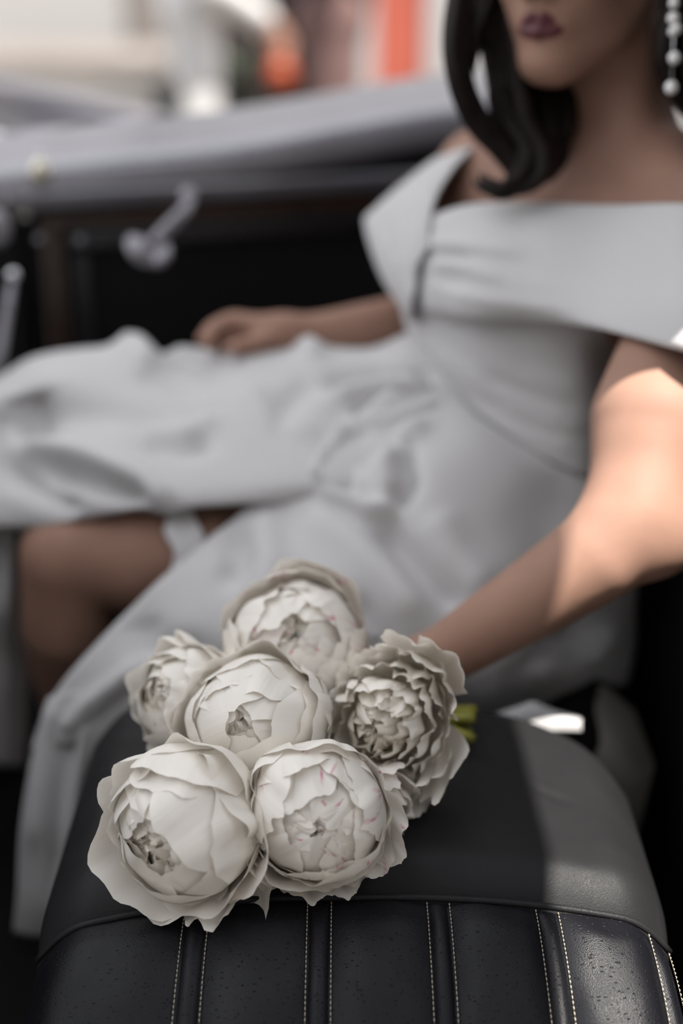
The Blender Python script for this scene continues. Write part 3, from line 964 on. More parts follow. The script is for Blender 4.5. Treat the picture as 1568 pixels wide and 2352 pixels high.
# near arm
B.chain([Q(1608, 570, 1.53, 0.060), Q(1575, 760, 1.475, 0.058), Q(1505, 965, 1.41, 0.064), Q(1462, 1190, 1.38, 0.0465)], 0.03)
B.chain([Q(1462, 1190, 1.38, 0.0465), Q(1375, 1275, 1.375, 0.0455), Q(1200, 1390, 1.395, 0.0385), Q(1040, 1492, 1.415, 0.031), Q(960, 1535, 1.425, 0.027)], 0.03)
B.ell(P(1525, 1245, 1.375), (0.026, 0.026, 0.026), 0.035)
# near hand round the stems
pc_ = P(905, 1560, 1.428)
B.chain([Q(960, 1535, 1.425, 0.026), (pc_ + np.array([0.012, 0, 0.004]), 0.024), (pc_ + np.array([-0.02, -0.004, -0.006]), 0.021)], 0.02)
for k in range(4):
    a = pc_ + np.array([-0.032, 0.012 - 0.006 * k, 0.012 - 0.013 * k])
    ln = (0.036, 0.04, 0.037, 0.029)[k]
    b = a + np.array([-0.5, -0.75, -0.05]) * ln
    c = b + np.array([0.25, -0.85, -0.35]) * ln * 0.75
    e = c + np.array([0.8, -0.4, -0.3]) * ln * 0.55
    B.chain([(pc_, 0.016), (a, 0.0105), (b, 0.0095), (c, 0.0085), (e, 0.0075)], 0.006)
B.chain([(P(945, 1545, 1.42), 0.015), (P(930, 1590, 1.40), 0.0115), (P(940, 1620, 1.385), 0.0100), (P(960, 1640, 1.375), 0.0085)], 0.008)
# far arm and hand
B.chain([Q(1110, 415, 1.80, 0.056), Q(1050, 560, 1.85, 0.050), Q(1010, 725, 1.88, 0.041), Q(880, 752, 1.86, 0.037), Q(740, 770, 1.83, 0.030), Q(650, 770, 1.81, 0.025)], 0.03)
ph = P(590, 764, 1.80)
B.chain([Q(650, 768, 1.81, 0.024), (ph, 0.024), Q(540, 752, 1.80, 0.021)], 0.02)
for k, (kx, ky, kd) in enumerate(((520, 742, 1.775), (516, 741, 1.80), (522, 748, 1.825), (535, 758, 1.845))):
    tips = ((478, 776), (464, 780), (474, 784), (498, 788))[k]
    mid = ((495, 754), (488, 752), (496, 760), (512, 770))[k]
    B.chain([(ph, 0.016), Q(kx, ky, kd, 0.0115), Q(mid[0], mid[1], kd, 0.0100), Q(tips[0], tips[1], kd - 0.01, 0.0085), Q(tips[0] + 12, tips[1] + 12, kd - 0.01, 0.0075)], 0.006)
B.chain([Q(625, 778, 1.79, 0.016), Q(585, 792, 1.765, 0.0125), Q(550, 795, 1.755, 0.0105), Q(525, 800, 1.752, 0.0085)], 0.008)

# neck and head
HS = 1.17
LIP = P(1236, 58, 1.50)
FV = np.array([-0.56, -0.82, -0.06]); FV /= np.linalg.norm(FV)
LV = np.array([0.82, -0.56, 0.05]); LV -= FV * (LV @ FV); LV /= np.linalg.norm(LV)
UV_ = np.cross(FV, LV)
if UV_[2] < 0: UV_ = -UV_
HC = LIP - HS * (0.094 * FV - 0.066 * UV_)


def Hd(x, y, z): return HC + HS * (x * LV + y * FV + z * UV_)


HA = np.array([LV, FV, UV_])


def hell(c, r, k=0.012): B.ell(Hd(*c), np.array(r) * HS, k, HA)


B.chain([(P(1405, 390, 1.67), 0.066), (P(1425, 260, 1.64), 0.058), (Hd(0, -0.02, -0.05), 0.058)], 0.04)
B.chain([(Hd(0.045, -0.02, -0.04), 0.02), (P(1440, 390, 1.61), 0.012)], 0.03)
hell((0, -0.012, 0.045), (0.072, 0.094, 0.085), 0.02)
hell((0, 0.035, 0.0), (0.062, 0.055, 0.085), 0.02)
hell((0, 0.045, -0.055), (0.052, 0.047, 0.052), 0.02)
hell((0, 0.078, -0.098), (0.024, 0.020, 0.019), 0.02)
for s in (-1, 1):
    B.chain([(Hd(0.056 * s, -0.005, -0.045), 0.016 * HS), (Hd(0.042 * s, 0.035, -0.082), 0.016 * HS), (Hd(0.012 * s, 0.068, -0.104), 0.015 * HS)], 0.025)
    hell((0.036 * s, 0.062, -0.022), (0.024, 0.022, 0.024), 0.02)
    hell((0.074 * s, -0.012, -0.008), (0.007, 0.017, 0.028), 0.008)
    hell((0.011 * s, 0.096, -0.034), (0.009, 0.010, 0.008), 0.006)
    B.cut(Hd(0.031 * s, 0.092, 0.008), np.array((0.017, 0.014, 0.011)) * HS, 0.012, HA)
    hell((0.031 * s, 0.073, 0.006), (0.0125, 0.0115, 0.010), 0.004)
    hell((0.030 * s, 0.082, 0.026), (0.020, 0.008, 0.006), 0.01)
    hell((0.031 * s, 0.0775, 0.0145), (0.0150, 0.0085, 0.0045), 0.004)
    hell((0.031 * s, 0.0775, -0.0010), (0.0145, 0.0080, 0.0040), 0.004)
hell((0, 0.090, 0.0), (0.009, 0.014, 0.034), 0.012)
hell((0, 0.106, -0.029), (0.011, 0.012, 0.010), 0.008)
hell((0, 0.081, -0.064), (0.026, 0.014, 0.020), 0.015)
v, f = B.mesh()
bo = obj('body', v, f, M['skin'], bride)
sm = bo.modifiers.new('soften', 'SMOOTH'); sm.factor = 0.5; sm.iterations = 2

# lips, eyes
lp = SDF(Hd(0, 0.09, -0.066) - 0.06, Hd(0, 0.09, -0.066) + 0.06, 0.0022)
for s in (-1, 1):
    lp.chain([(Hd(0.006 * s, 0.0955, -0.0595), 0.0055 * HS), (Hd(0.029 * s, 0.080, -0.066), 0.003 * HS)], 0.005)
    lp.chain([(Hd(0.0, 0.0945, -0.0715), 0.0068 * HS), (Hd(0.014 * s, 0.0905, -0.071), 0.0062 * HS), (Hd(0.028 * s, 0.080, -0.0665), 0.003 * HS)], 0.005)
v, f = lp.mesh(); tag(obj('lips', v, f, M['lips'], bride), 'dark red closed lips')
for s in (-1, 1):
    v, f = ball_geo(Hd(0.031 * s, 0.0735, 0.007), np.array((0.0115, 0.0115, 0.0085)) * HS, 14, 10, HA); e_ = obj('eye', v, f, M['eye'], bride)
    v, f = ball_geo(Hd(0.031 * s, 0.0835, 0.007), np.array((0.0062, 0.0032, 0.0062)) * HS, 12, 8, HA); obj('iris', v, f, M['hair'], e_)

for s in (-1, 1):
    pts = [(Hd((0.014 + 0.010 * k) * s, 0.0935 - 0.0022 * k * k, 0.0325 - 0.0013 * (k - 1.3) ** 2), ) for k in range(4)]
    v, f = tube_geo([p[0] for p in pts], [0.0022, 0.0032, 0.003, 0.0014], 7); obj('eyebrow', v, f, M['hair'], bride)
# hair: scalp cap and wavy locks
cp = SDF(HC - 0.2, HC + 0.2, 0.006)
cp.ell(Hd(0, -0.022, 0.05), np.array((0.084, 0.101, 0.092)) * HS, 0.01, HA)
cp.ell(Hd(0, -0.06, -0.02), np.array((0.075, 0.055, 0.09)) * HS, 0.03, HA)
for s in (-1, 1):
    cp.ell(Hd(0.07 * s, 0.012, 0.035), np.array((0.016, 0.045, 0.055)) * HS, 0.02, HA)
cp.cut(Hd(0, 0.115, -0.035), np.array((0.066, 0.085, 0.105)) * HS, 0.01, HA)
v, f = cp.mesh()
hair = obj('hair', v, f, M['hair'], bride)


def lock(pts, r, nstr=5, spread=0.010, wave=0.004, seed=0):
    """one wavy lock made of several strands; returns geometry"""
    rr = random.Random(seed)
    base = cr_axis([P(*p) for p in pts], 6, 0)
    n = len(base); out = []
    for k in range(nstr):
        off = np.array([rr.gauss(0, 1), rr.gauss(0, 1), rr.gauss(0, 0.3)]) * spread
        ph0 = rr.uniform(0, 6)
        t = np.linspace(0, 1, n)
        p = base + off * (0.5 + 0.9 * np.sin(t * PI))[:, None] + wave * np.stack([np.sin(t * 9 + ph0), np.cos(t * 8 + ph0), np.sin(t * 7 + 1 + ph0) * 0.5], 1)
        rad = r * rr.uniform(0.75, 1.15) * (0.55 + 0.6 * np.sin(np.clip(t * 1.15, 0, 1) * PI) ** 0.7) * np.where(t > 0.85, (1 - t) / 0.15 * 0.8 + 0.2, 1)
        out.append(tube_geo(p, rad, 7))
    return join(out)


locks = [
    ([(1150, -240, 1.60), (1075, -80, 1.58), (1045, 40, 1.56), (1042, 130, 1.55), (1068, 215, 1.555), (1110, 285, 1.565), (1165, 340, 1.57), (1195, 395, 1.565), (1165, 432, 1.56), (1118, 425, 1.57)], 0.0085, 6, 0.006),
    ([(1170, -240, 1.60), (1105, -90, 1.58), (1072, 10, 1.565), (1062, 90, 1.56), (1066, 165, 1.56), (1098, 250, 1.57), (1150, 310, 1.57)], 0.008, 4, 0.004),
    ([(1190, -240, 1.58), (1150, -80, 1.57), (1118, 20, 1.56), (1100, 95, 1.56), (1090, 170, 1.56)], 0.006, 3, 0.003),
    ([(1200, -240, 1.58), (1165, -80, 1.57), (1150, 20, 1.57), (1160, 110, 1.58), (1172, 200, 1.585), (1195, 280, 1.58), (1232, 340, 1.57), (1225, 400, 1.56), (1180, 437, 1.555), (1130, 430, 1.56)], 0.0105, 8, 0.009),
    ([(1200, -240, 1.60), (1190, -50, 1.59), (1190, 60, 1.60), (1200, 160, 1.60), (1225, 250, 1.60), (1262, 320, 1.59), (1262, 385, 1.58), (1215, 425, 1.565)], 0.011, 8, 0.009),
    ([(1230, -200, 1.62), (1220, 0, 1.63), (1230, 130, 1.63), (1262, 230, 1.62), (1285, 290, 1.61), (1275, 360, 1.595)], 0.011, 7, 0.010),
    ([(1140, 210, 1.57), (1150, 260, 1.57), (1180, 315, 1.57), (1222, 365, 1.56), (1215, 410, 1.555), (1170, 440, 1.55), (1120, 428, 1.555), (1098, 405, 1.565)], 0.008, 5, 0.006),
]
for i, (pts, r, ns_, spd) in enumerate(locks):
    v, f = lock(pts, r, ns_, spd, 0.004, 10 + i)
    obj('hair_lock', v, f, M['hair'], hair)
for i, pts in enumerate(([(1560, -240, 1.50), (1590, -60, 1.47), (1585, 60, 1.46), (1590, 170, 1.47), (1620, 260, 1.49), (1640, 340, 1.50)],
                         [(1580, -240, 1.55), (1620, -60, 1.50), (1600, 60, 1.49), (1610, 180, 1.49), (1650, 280, 1.52), (1660, 380, 1.53)],
                         [(1600, -200, 1.60), (1650, -20, 1.56), (1640, 120, 1.54), (1680, 260, 1.55), (1670, 380, 1.56)])):
    v, f = lock(pts, 0.011, 7, 0.008, 0.004, 40 + i)
    obj('hair_lock', v, f, M['hair'], hair)

# pearl drop earring
er = obj('earring', *tube_geo([P(1546, -30, 1.435), P(1547, 80, 1.433), P(1541, 205, 1.432)], 0.0009, 6), M['chrome'], bride)
for (x, y, r) in ((1549, -12, 0.006), (1547, 8, 0.0055), (1546, 42, 0.0065), (1553, 66, 0.0055), (1546, 72, 0.0055), (1548, 133, 0.0065), (1541, 201, 0.007)):
    v, f = ball_geo(P(x, y, 1.43), r, 12, 8); obj('pearl', v, f, M['pearl'], er)

# ------------------------------------------------------------------ the dress
bod = [
    [(900, 560, 1.80), (940, 560, 1.72), (1060, 555, 1.635), (1200, 560, 1.585), (1350, 565, 1.545), (1480, 570, 1.53), (1540, 580, 1.58), (1560, 590, 1.70)],
    [(905, 650, 1.80), (945, 650, 1.70), (1070, 655, 1.612), (1210, 660, 1.565), (1350, 670, 1.535), (1440, 690, 1.545), (1480, 700, 1.60), (1490, 700, 1.72)],
    [(930, 745, 1.78), (975, 748, 1.695), (1085, 760, 1.622), (1215, 770, 1.58), (1330, 785, 1.565), (1390, 790, 1.585), (1425, 800, 1.63), (1440, 800, 1.74)],
    [(960, 830, 1.77), (1005, 840, 1.69), (1095, 858, 1.63), (1215, 870, 1.595), (1320, 880, 1.58), (1380, 890, 1.60), (1405, 895, 1.64), (1420, 900, 1.74)],
    [(995, 890, 1.76), (1045, 905, 1.685), (1125, 935, 1.635), (1220, 962, 1.605), (1315, 985, 1.59), (1375, 990, 1.605), (1395, 995, 1.64), (1410, 1000, 1.74)],
    [(1035, 930, 1.75), (1085, 955, 1.68), (1160, 1005, 1.635), (1240, 1042, 1.61), (1322, 1085, 1.597), (1372, 1095, 1.61), (1390, 1100, 1.64), (1405, 1100, 1.74)],
]
bodf = [([(1010, 800), (1130, 900), (1330, 960)], 22, 0.004), ([(1040, 760), (1180, 860), (1340, 900)], 20, 0.003), ([(1080, 930), (1200, 990), (1320, 1040)], 20, 0.004),
        ([(1120, 860), (1230, 920), (1330, 940)], 14, -0.003), ([(960, 740), (1040, 870), (1150, 980), (1300, 1090)], 24, 0.005), ([(1150, 930), (1250, 970), (1340, 985)], 14, 0.003)]
dress = patch('dress', bod, M['fabric'], bride, 9, bodf, 0.003, 0.0015)

band = [
    [(960, 520, 1.70), (1010, 492, 1.655), (1090, 470, 1.625), (1230, 467, 1.590), (1400, 472, 1.545), (1568, 468, 1.44), (1690, 480, 1.44), (1790, 500, 1.52)],
    [(955, 520, 1.69), (1005, 495, 1.645), (1090, 474, 1.612), (1230, 472, 1.575), (1400, 478, 1.525), (1568, 475, 1.42), (1700, 490, 1.43), (1800, 510, 1.52)],
    [(950, 570, 1.68), (1005, 560, 1.625), (1090, 550, 1.575), (1230, 550, 1.530), (1400, 560, 1.485), (1568, 565, 1.385), (1710, 580, 1.40), (1810, 600, 1.52)],
    [(948, 640, 1.68), (1000, 640, 1.615), (1090, 640, 1.560), (1230, 645, 1.512), (1390, 660, 1.455), (1568, 680, 1.345), (1710, 710, 1.36), (1810, 720, 1.52)],
    [(955, 690, 1.685), (1000, 700, 1.620), (1085, 715, 1.565), (1230, 720, 1.520), (1375, 735, 1.445), (1568, 785, 1.335), (1710, 830, 1.35), (1810, 840, 1.52)],
    [(962, 712, 1.695), (1005, 722, 1.640), (1085, 738, 1.590), (1230, 741, 1.545), (1370, 755, 1.45), (1568, 808, 1.34), (1710, 850, 1.36), (1810, 860, 1.53)],
]
bandf = [([(985, 560), (1080, 565), (1200, 575)], 16, 0.006), ([(980, 600), (1060, 610), (1150, 640)], 18, 0.005), ([(975, 585), (1080, 590)], 12, -0.006),
         ([(990, 660), (1120, 690), (1300, 710)], 18, 0.004), ([(1010, 640), (1060, 650)], 40, -0.006), ([(1100, 600), (1350, 620), (1568, 640)], 50, -0.003)]
patch('neckline_band', band, M['fabric'], dress, 9, bandf, 0.003)
sleeve = [
    [(1085, 338, 1.735), (1040, 385, 1.700), (1005, 445, 1.665), (985, 512, 1.645), (985, 560, 1.635)],
    [(1062, 335, 1.76), (1015, 375, 1.73), (975, 440, 1.695), (958, 530, 1.66), (962, 610, 1.64)],
    [(1000, 362, 1.79), (945, 415, 1.765), (912, 490, 1.73), (908, 590, 1.69), (945, 695, 1.66)],
    [(930, 415, 1.815), (870, 472, 1.80), (848, 515, 1.785), (880, 630, 1.735), (940, 725, 1.68)],
    [(920, 425, 1.84), (862, 478, 1.83), (839, 515, 1.815), (876, 635, 1.77), (940, 735, 1.70)],
    [(960, 420, 1.90), (900, 480, 1.90), (880, 530, 1.90), (905, 640, 1.86), (955, 735, 1.78)],
]
slf = [([(1000, 400), (960, 520), (950, 640)], 14, 0.005), ([(930, 450), (905, 560), (930, 690)], 14, 0.005), ([(885, 500), (900, 600)], 12, -0.004), ([(950, 470), (930, 580), (940, 660)], 10, -0.005)]
patch('sleeve', sleeve, M['fabric'], dress, 9, slf, 0.003)

# skirt over the far leg and knee
up = [
    [(-150, 1010, 1.95), (20, 900, 1.95), (120, 850, 1.94), (270, 830, 1.93), (410, 850, 1.93), (560, 830, 1.93), (700, 815, 1.92), (850, 800, 1.90), (960, 770, 1.84), (1060, 800, 1.79)],
    [(-150, 960, 1.86), (10, 862, 1.86), (100, 815, 1.86), (270, 797, 1.86), (410, 817, 1.855), (560, 800, 1.85), (700, 792, 1.84), (850, 800, 1.80), (950, 765, 1.77), (1060, 800, 1.75)],
    [(-170, 950, 1.80), (-10, 880, 1.78), (90, 825, 1.78), (260, 808, 1.785), (410, 828, 1.78), (560, 815, 1.775), (700, 808, 1.765), (850, 822, 1.735), (960, 800, 1.72), (1070, 830, 1.70)],
    [(-180, 1000, 1.765), (-25, 930, 1.735), (70, 880, 1.72), (260, 870, 1.725), (420, 880, 1.72), (580, 870, 1.715), (720, 870, 1.705), (850, 890, 1.685), (970, 880, 1.68), (1090, 900, 1.67)],
    [(-180, 1060, 1.76), (-20, 1000, 1.73), (60, 960, 1.715), (260, 950, 1.68), (420, 955, 1.67), (580, 950, 1.665), (730, 950, 1.66), (860, 960, 1.65), (980, 960, 1.64), (1120, 980, 1.64)],
    [(-180, 1120, 1.74), (-20, 1070, 1.70), (70, 1045, 1.675), (260, 1040, 1.63), (430, 1045, 1.62), (590, 1045, 1.615), (740, 1040, 1.615), (870, 1040, 1.61), (1000, 1040, 1.61), (1140, 1060, 1.61)],
    [(-180, 1180, 1.70), (-10, 1140, 1.665), (100, 1130, 1.63), (260, 1115, 1.60), (430, 1115, 1.59), (600, 1110, 1.585), (750, 1110, 1.59), (880, 1110, 1.60), (1010, 1120, 1.61), (1150, 1130, 1.61)],
    [(-180, 1215, 1.69), (0, 1205, 1.655), (120, 1200, 1.625), (260, 1172, 1.597), (420, 1160, 1.585), (590, 1150, 1.582), (750, 1150, 1.60), (880, 1160, 1.615), (1010, 1170, 1.63), (1150, 1180, 1.63)],
    [(-180, 1220, 1.715), (0, 1216, 1.68), (125, 1212, 1.65), (262, 1182, 1.615), (420, 1168, 1.600), (590, 1157, 1.597), (750, 1170, 1.62), (880, 1180, 1.635), (1010, 1190, 1.65), (1150, 1200, 1.65)],
]
upf = [([(40, 1025), (200, 1055), (320, 1110), (400, 1160)], 26, 0.016), ([(110, 1075), (230, 1110), (340, 1145)], 24, -0.016), ([(10, 1080), (100, 1130), (180, 1180)], 30, -0.010),
       ([(270, 780), (310, 800), (350, 850)], 28, 0.014), ([(390, 810), (450, 830), (520, 850)], 30, -0.008), ([(520, 785), (600, 800)], 26, 0.010), ([(690, 780), (730, 820)], 24, 0.010),
       ([(60, 900), (75, 950), (60, 1000)], 42, -0.022), ([(300, 850), (390, 880), (470, 900), (480, 960)], 30, -0.008), ([(470, 890), (480, 960), (430, 1010)], 20, 0.006),
       ([(330, 1010), (420, 1030), (480, 1020)], 24, -0.010), ([(340, 985), (440, 1000)], 22, 0.006), ([(100, 960), (260, 955), (400, 990)], 30, -0.006),
       ([(1000, 870), (880, 850), (740, 880)], 18, -0.012), ([(1000, 890), (880, 890), (760, 910)], 18, 0.012), ([(1000, 905), (900, 930), (800, 950)], 16, -0.012), ([(1010, 920), (900, 965), (780, 965)], 18, 0.010),
       ([(720, 870), (660, 930), (640, 990)], 26, -0.006), ([(560, 890), (620, 960), (740, 1000)], 26, 0.006), ([(760, 950), (840, 1000)], 20, -0.006)]
skirt = patch('skirt', up, M['fabric'], dress, 9, [(l, w, a * 1.45) for l, w, a in upf], 0.003, 0.0018, 9)

low = [
    [(930, 850, 1.70), (1030, 905, 1.665), (1110, 965, 1.63), (1195, 1020, 1.61), (1280, 1070, 1.60), (1390, 1110, 1.62), (1430, 1110, 1.72)],
    [(830, 945, 1.685), (950, 955, 1.64), (1065, 1005, 1.600), (1170, 1075, 1.585), (1270, 1130, 1.595), (1400, 1200, 1.61), (1440, 1200, 1.70)],
    [(720, 1065, 1.625), (840, 1075, 1.595), (975, 1100, 1.565), (1110, 1175, 1.555), (1240, 1240, 1.57), (1410, 1310, 1.59), (1460, 1310, 1.67)],
    [(570, 1165, 1.600), (715, 1185, 1.578), (880, 1225, 1.545), (1040, 1290, 1.53), (1215, 1350, 1.545), (1415, 1410, 1.68), (1460, 1400, 1.75)],
    [(380, 1320, 1.560), (580, 1315, 1.54), (790, 1350, 1.515), (990, 1410, 1.505), (1200, 1465, 1.53), (1415, 1490, 1.69), (1460, 1480, 1.76)],
    [(200, 1500, 1.555), (410, 1475, 1.525), (660, 1480, 1.51), (930, 1530, 1.505), (1190, 1555, 1.515), (1410, 1555, 1.69), (1450, 1540, 1.76)],
    [(115, 1610, 1.565), (300, 1590, 1.535), (560, 1590, 1.535), (880, 1620, 1.535), (1150, 1612, 1.540), (1390, 1588, 1.69), (1440, 1575, 1.76)],
    [(70, 1720, 1.575), (215, 1700, 1.555), (540, 1660, 1.565), (880, 1668, 1.555), (1150, 1635, 1.555), (1380, 1600, 1.69), (1430, 1585, 1.76)],
]
lowf = [([(930, 900), (860, 960), (780, 1030), (720, 1090)], 20, 0.014), ([(710, 1090), (760, 1140), (850, 1175), (910, 1170)], 16, 0.014), ([(910, 1170), (945, 1110), (930, 1030), (890, 1010)], 18, -0.014),
        ([(900, 1150), (880, 1080), (920, 1010), (980, 970)], 20, 0.012), ([(840, 1000), (790, 1070), (800, 1120)], 22, -0.012), ([(780, 960), (800, 1060), (830, 1130)], 14, 0.008),
        ([(870, 1200), (930, 1270), (1000, 1340), (1060, 1400)], 26, -0.018), ([(990, 1180), (1040, 1270), (1120, 1360)], 46, 0.008), ([(700, 1180), (800, 1240), (900, 1330), (960, 1420)], 40, 0.008),
        ([(540, 1220), (550, 1290), (520, 1340)], 26, -0.012), ([(600, 1180), (620, 1290), (600, 1400)], 34, 0.008), ([(330, 1420), (340, 1480), (480, 1500)], 36, -0.010), ([(820, 1370), (860, 1460), (870, 1520)], 22, -0.012),
        ([(330, 1520), (200, 1620), (150, 1680)], 18, 0.010), ([(380, 1550), (280, 1620), (200, 1700)], 18, -0.008), ([(1330, 1420), (1270, 1500), (1150, 1590)], 26, -0.010), ([(1400, 1440), (1350, 1530)], 20, 0.010), ([(1300, 1470), (1220, 1560)], 20, 0.010)]
patch('skirt_panel', low, M['fabric'], skirt, 9, [(l, w, a * 1.4) for l, w, a in lowf], 0.003, 0.0015, 9)
# the skirt's front falling from the bench, and the strip beyond the calf
hang = [
    [(115, 1600, 1.567), (160, 1590, 1.555), (230, 1600, 1.545), (330, 1600, 1.55)],
    [(85, 1690, 1.575), (150, 1690, 1.565), (215, 1700, 1.56), (300, 1700, 1.57)],
    [(62, 1800, 1.585), (120, 1800, 1.57), (180, 1810, 1.57), (260, 1810, 1.60)],
    [(45, 1920, 1.60), (100, 1930, 1.58), (160, 1940, 1.58), (230, 1940, 1.62)],
    [(38, 2060, 1.62), (85, 2070, 1.60), (145, 2080, 1.60), (210, 2080, 1.64)],
    [(30, 2140, 1.64), (75, 2150, 1.63), (130, 2150, 1.63), (200, 2150, 1.66)],
]
patch('skirt_fall', hang, M['fabric'], skirt, 8, [([(130, 1600), (100, 1760), (80, 1950)], 22, 0.012), ([(170, 1640), (140, 1800), (120, 2050)], 16, -0.012), ([(200, 1640), (175, 1800), (150, 1950)], 14, 0.010)], 0.003)
strip = [
    [(-160, 1205, 1.78), (-60, 1205, 1.75), (10, 1205, 1.72), (64, 1205, 1.75)],
    [(-160, 1300, 1.80), (-60, 1300, 1.77), (5, 1300, 1.73), (54, 1300, 1.76)],
    [(-160, 1400, 1.82), (-60, 1400, 1.79), (0, 1400, 1.74), (46, 1390, 1.77)],
    [(-160, 1500, 1.85), (-60, 1500, 1.82), (10, 1500, 1.81), (58, 1500, 1.84)],
    [(-160, 1620, 1.88), (-60, 1620, 1.85), (10, 1620, 1.85), (62, 1620, 1.88)],
    [(-160, 1760, 1.92), (-60, 1760, 1.90), (10, 1760, 1.90), (60, 1760, 1.93)],
]
patch('skirt_fall', strip, M['fabric'], skirt, 8, [([(20, 1200), (10, 1400), (20, 1600)], 16, 0.008)], 0.003)
fold_ = [
    [(1070, 1652, 1.50), (1130, 1640, 1.50), (1190, 1622, 1.50), (1225, 1612, 1.50), (1270, 1630, 1.50), (1335, 1648, 1.50)],
    [(1075, 1655, 1.475), (1130, 1645, 1.475), (1190, 1624, 1.475), (1225, 1614, 1.475), (1270, 1634, 1.475), (1335, 1652, 1.475)],
    [(1080, 1662, 1.462), (1130, 1657, 1.462), (1190, 1645, 1.462), (1225, 1640, 1.462), (1270, 1648, 1.462), (1335, 1658, 1.462)],
    [(1080, 1680, 1.462), (1130, 1680, 1.462), (1190, 1680, 1.462), (1225, 1680, 1.462), (1270, 1680, 1.462), (1335, 1680, 1.462)],
]
patch('skirt_fold', fold_, M['fabric'], skirt, 6, (), 0.003)
# lace garter round the near thigh
a0, a1 = P(478, 1265, 1.695), P(408, 1268, 1.692)
axg = (a1 - a0) / np.linalg.norm(a1 - a0)
b_ = np.cross(axg, [0, 0, 1.0]); b_ /= np.linalg.norm(b_); c_ = np.cross(b_, axg)
V = []; ng = 96
for i, t in enumerate(np.linspace(0, 1, 7)):
    for k in range(ng):
        a = 2 * PI * k / ng
        edge = 1 if i in (0, 6) else 0
        ruff = 0.0035 * math.sin(a * 22) * (abs(t - 0.5) * 2) ** 2
        R_ = 0.0845 + (0.082 - 0.0845) * t + 0.003 + abs(ruff)
        shift = 0.004 * math.sin(a * 11 + (0 if i else 2)) * edge
        V.append(a0 + axg * (np.linalg.norm(a1 - a0) * t + shift + 0.012 * math.sin(a)) + R_ * (math.cos(a) * b_ + math.sin(a) * c_))
g_ = obj('garter', V, grid_faces(7, ng, True), M['lace'], bride)
g_.modifiers.new('thickness', 'SOLIDIFY').thickness = 0.0015
tag(g_, 'white lace garter round the thigh')

# ------------------------------------------------------------------ peonies
CREAM = np.array([0.93, 0.868, 0.762]); WHITE = np.array([0.95, 0.912, 0.852]); YEL = np.array([0.86, 0.80, 0.56]); PEACH = np.array([0.93, 0.82, 0.66]); MAG = np.array([0.62, 0.07, 0.22])
GOLD = np.array([0.80, 0.52, 0.16])


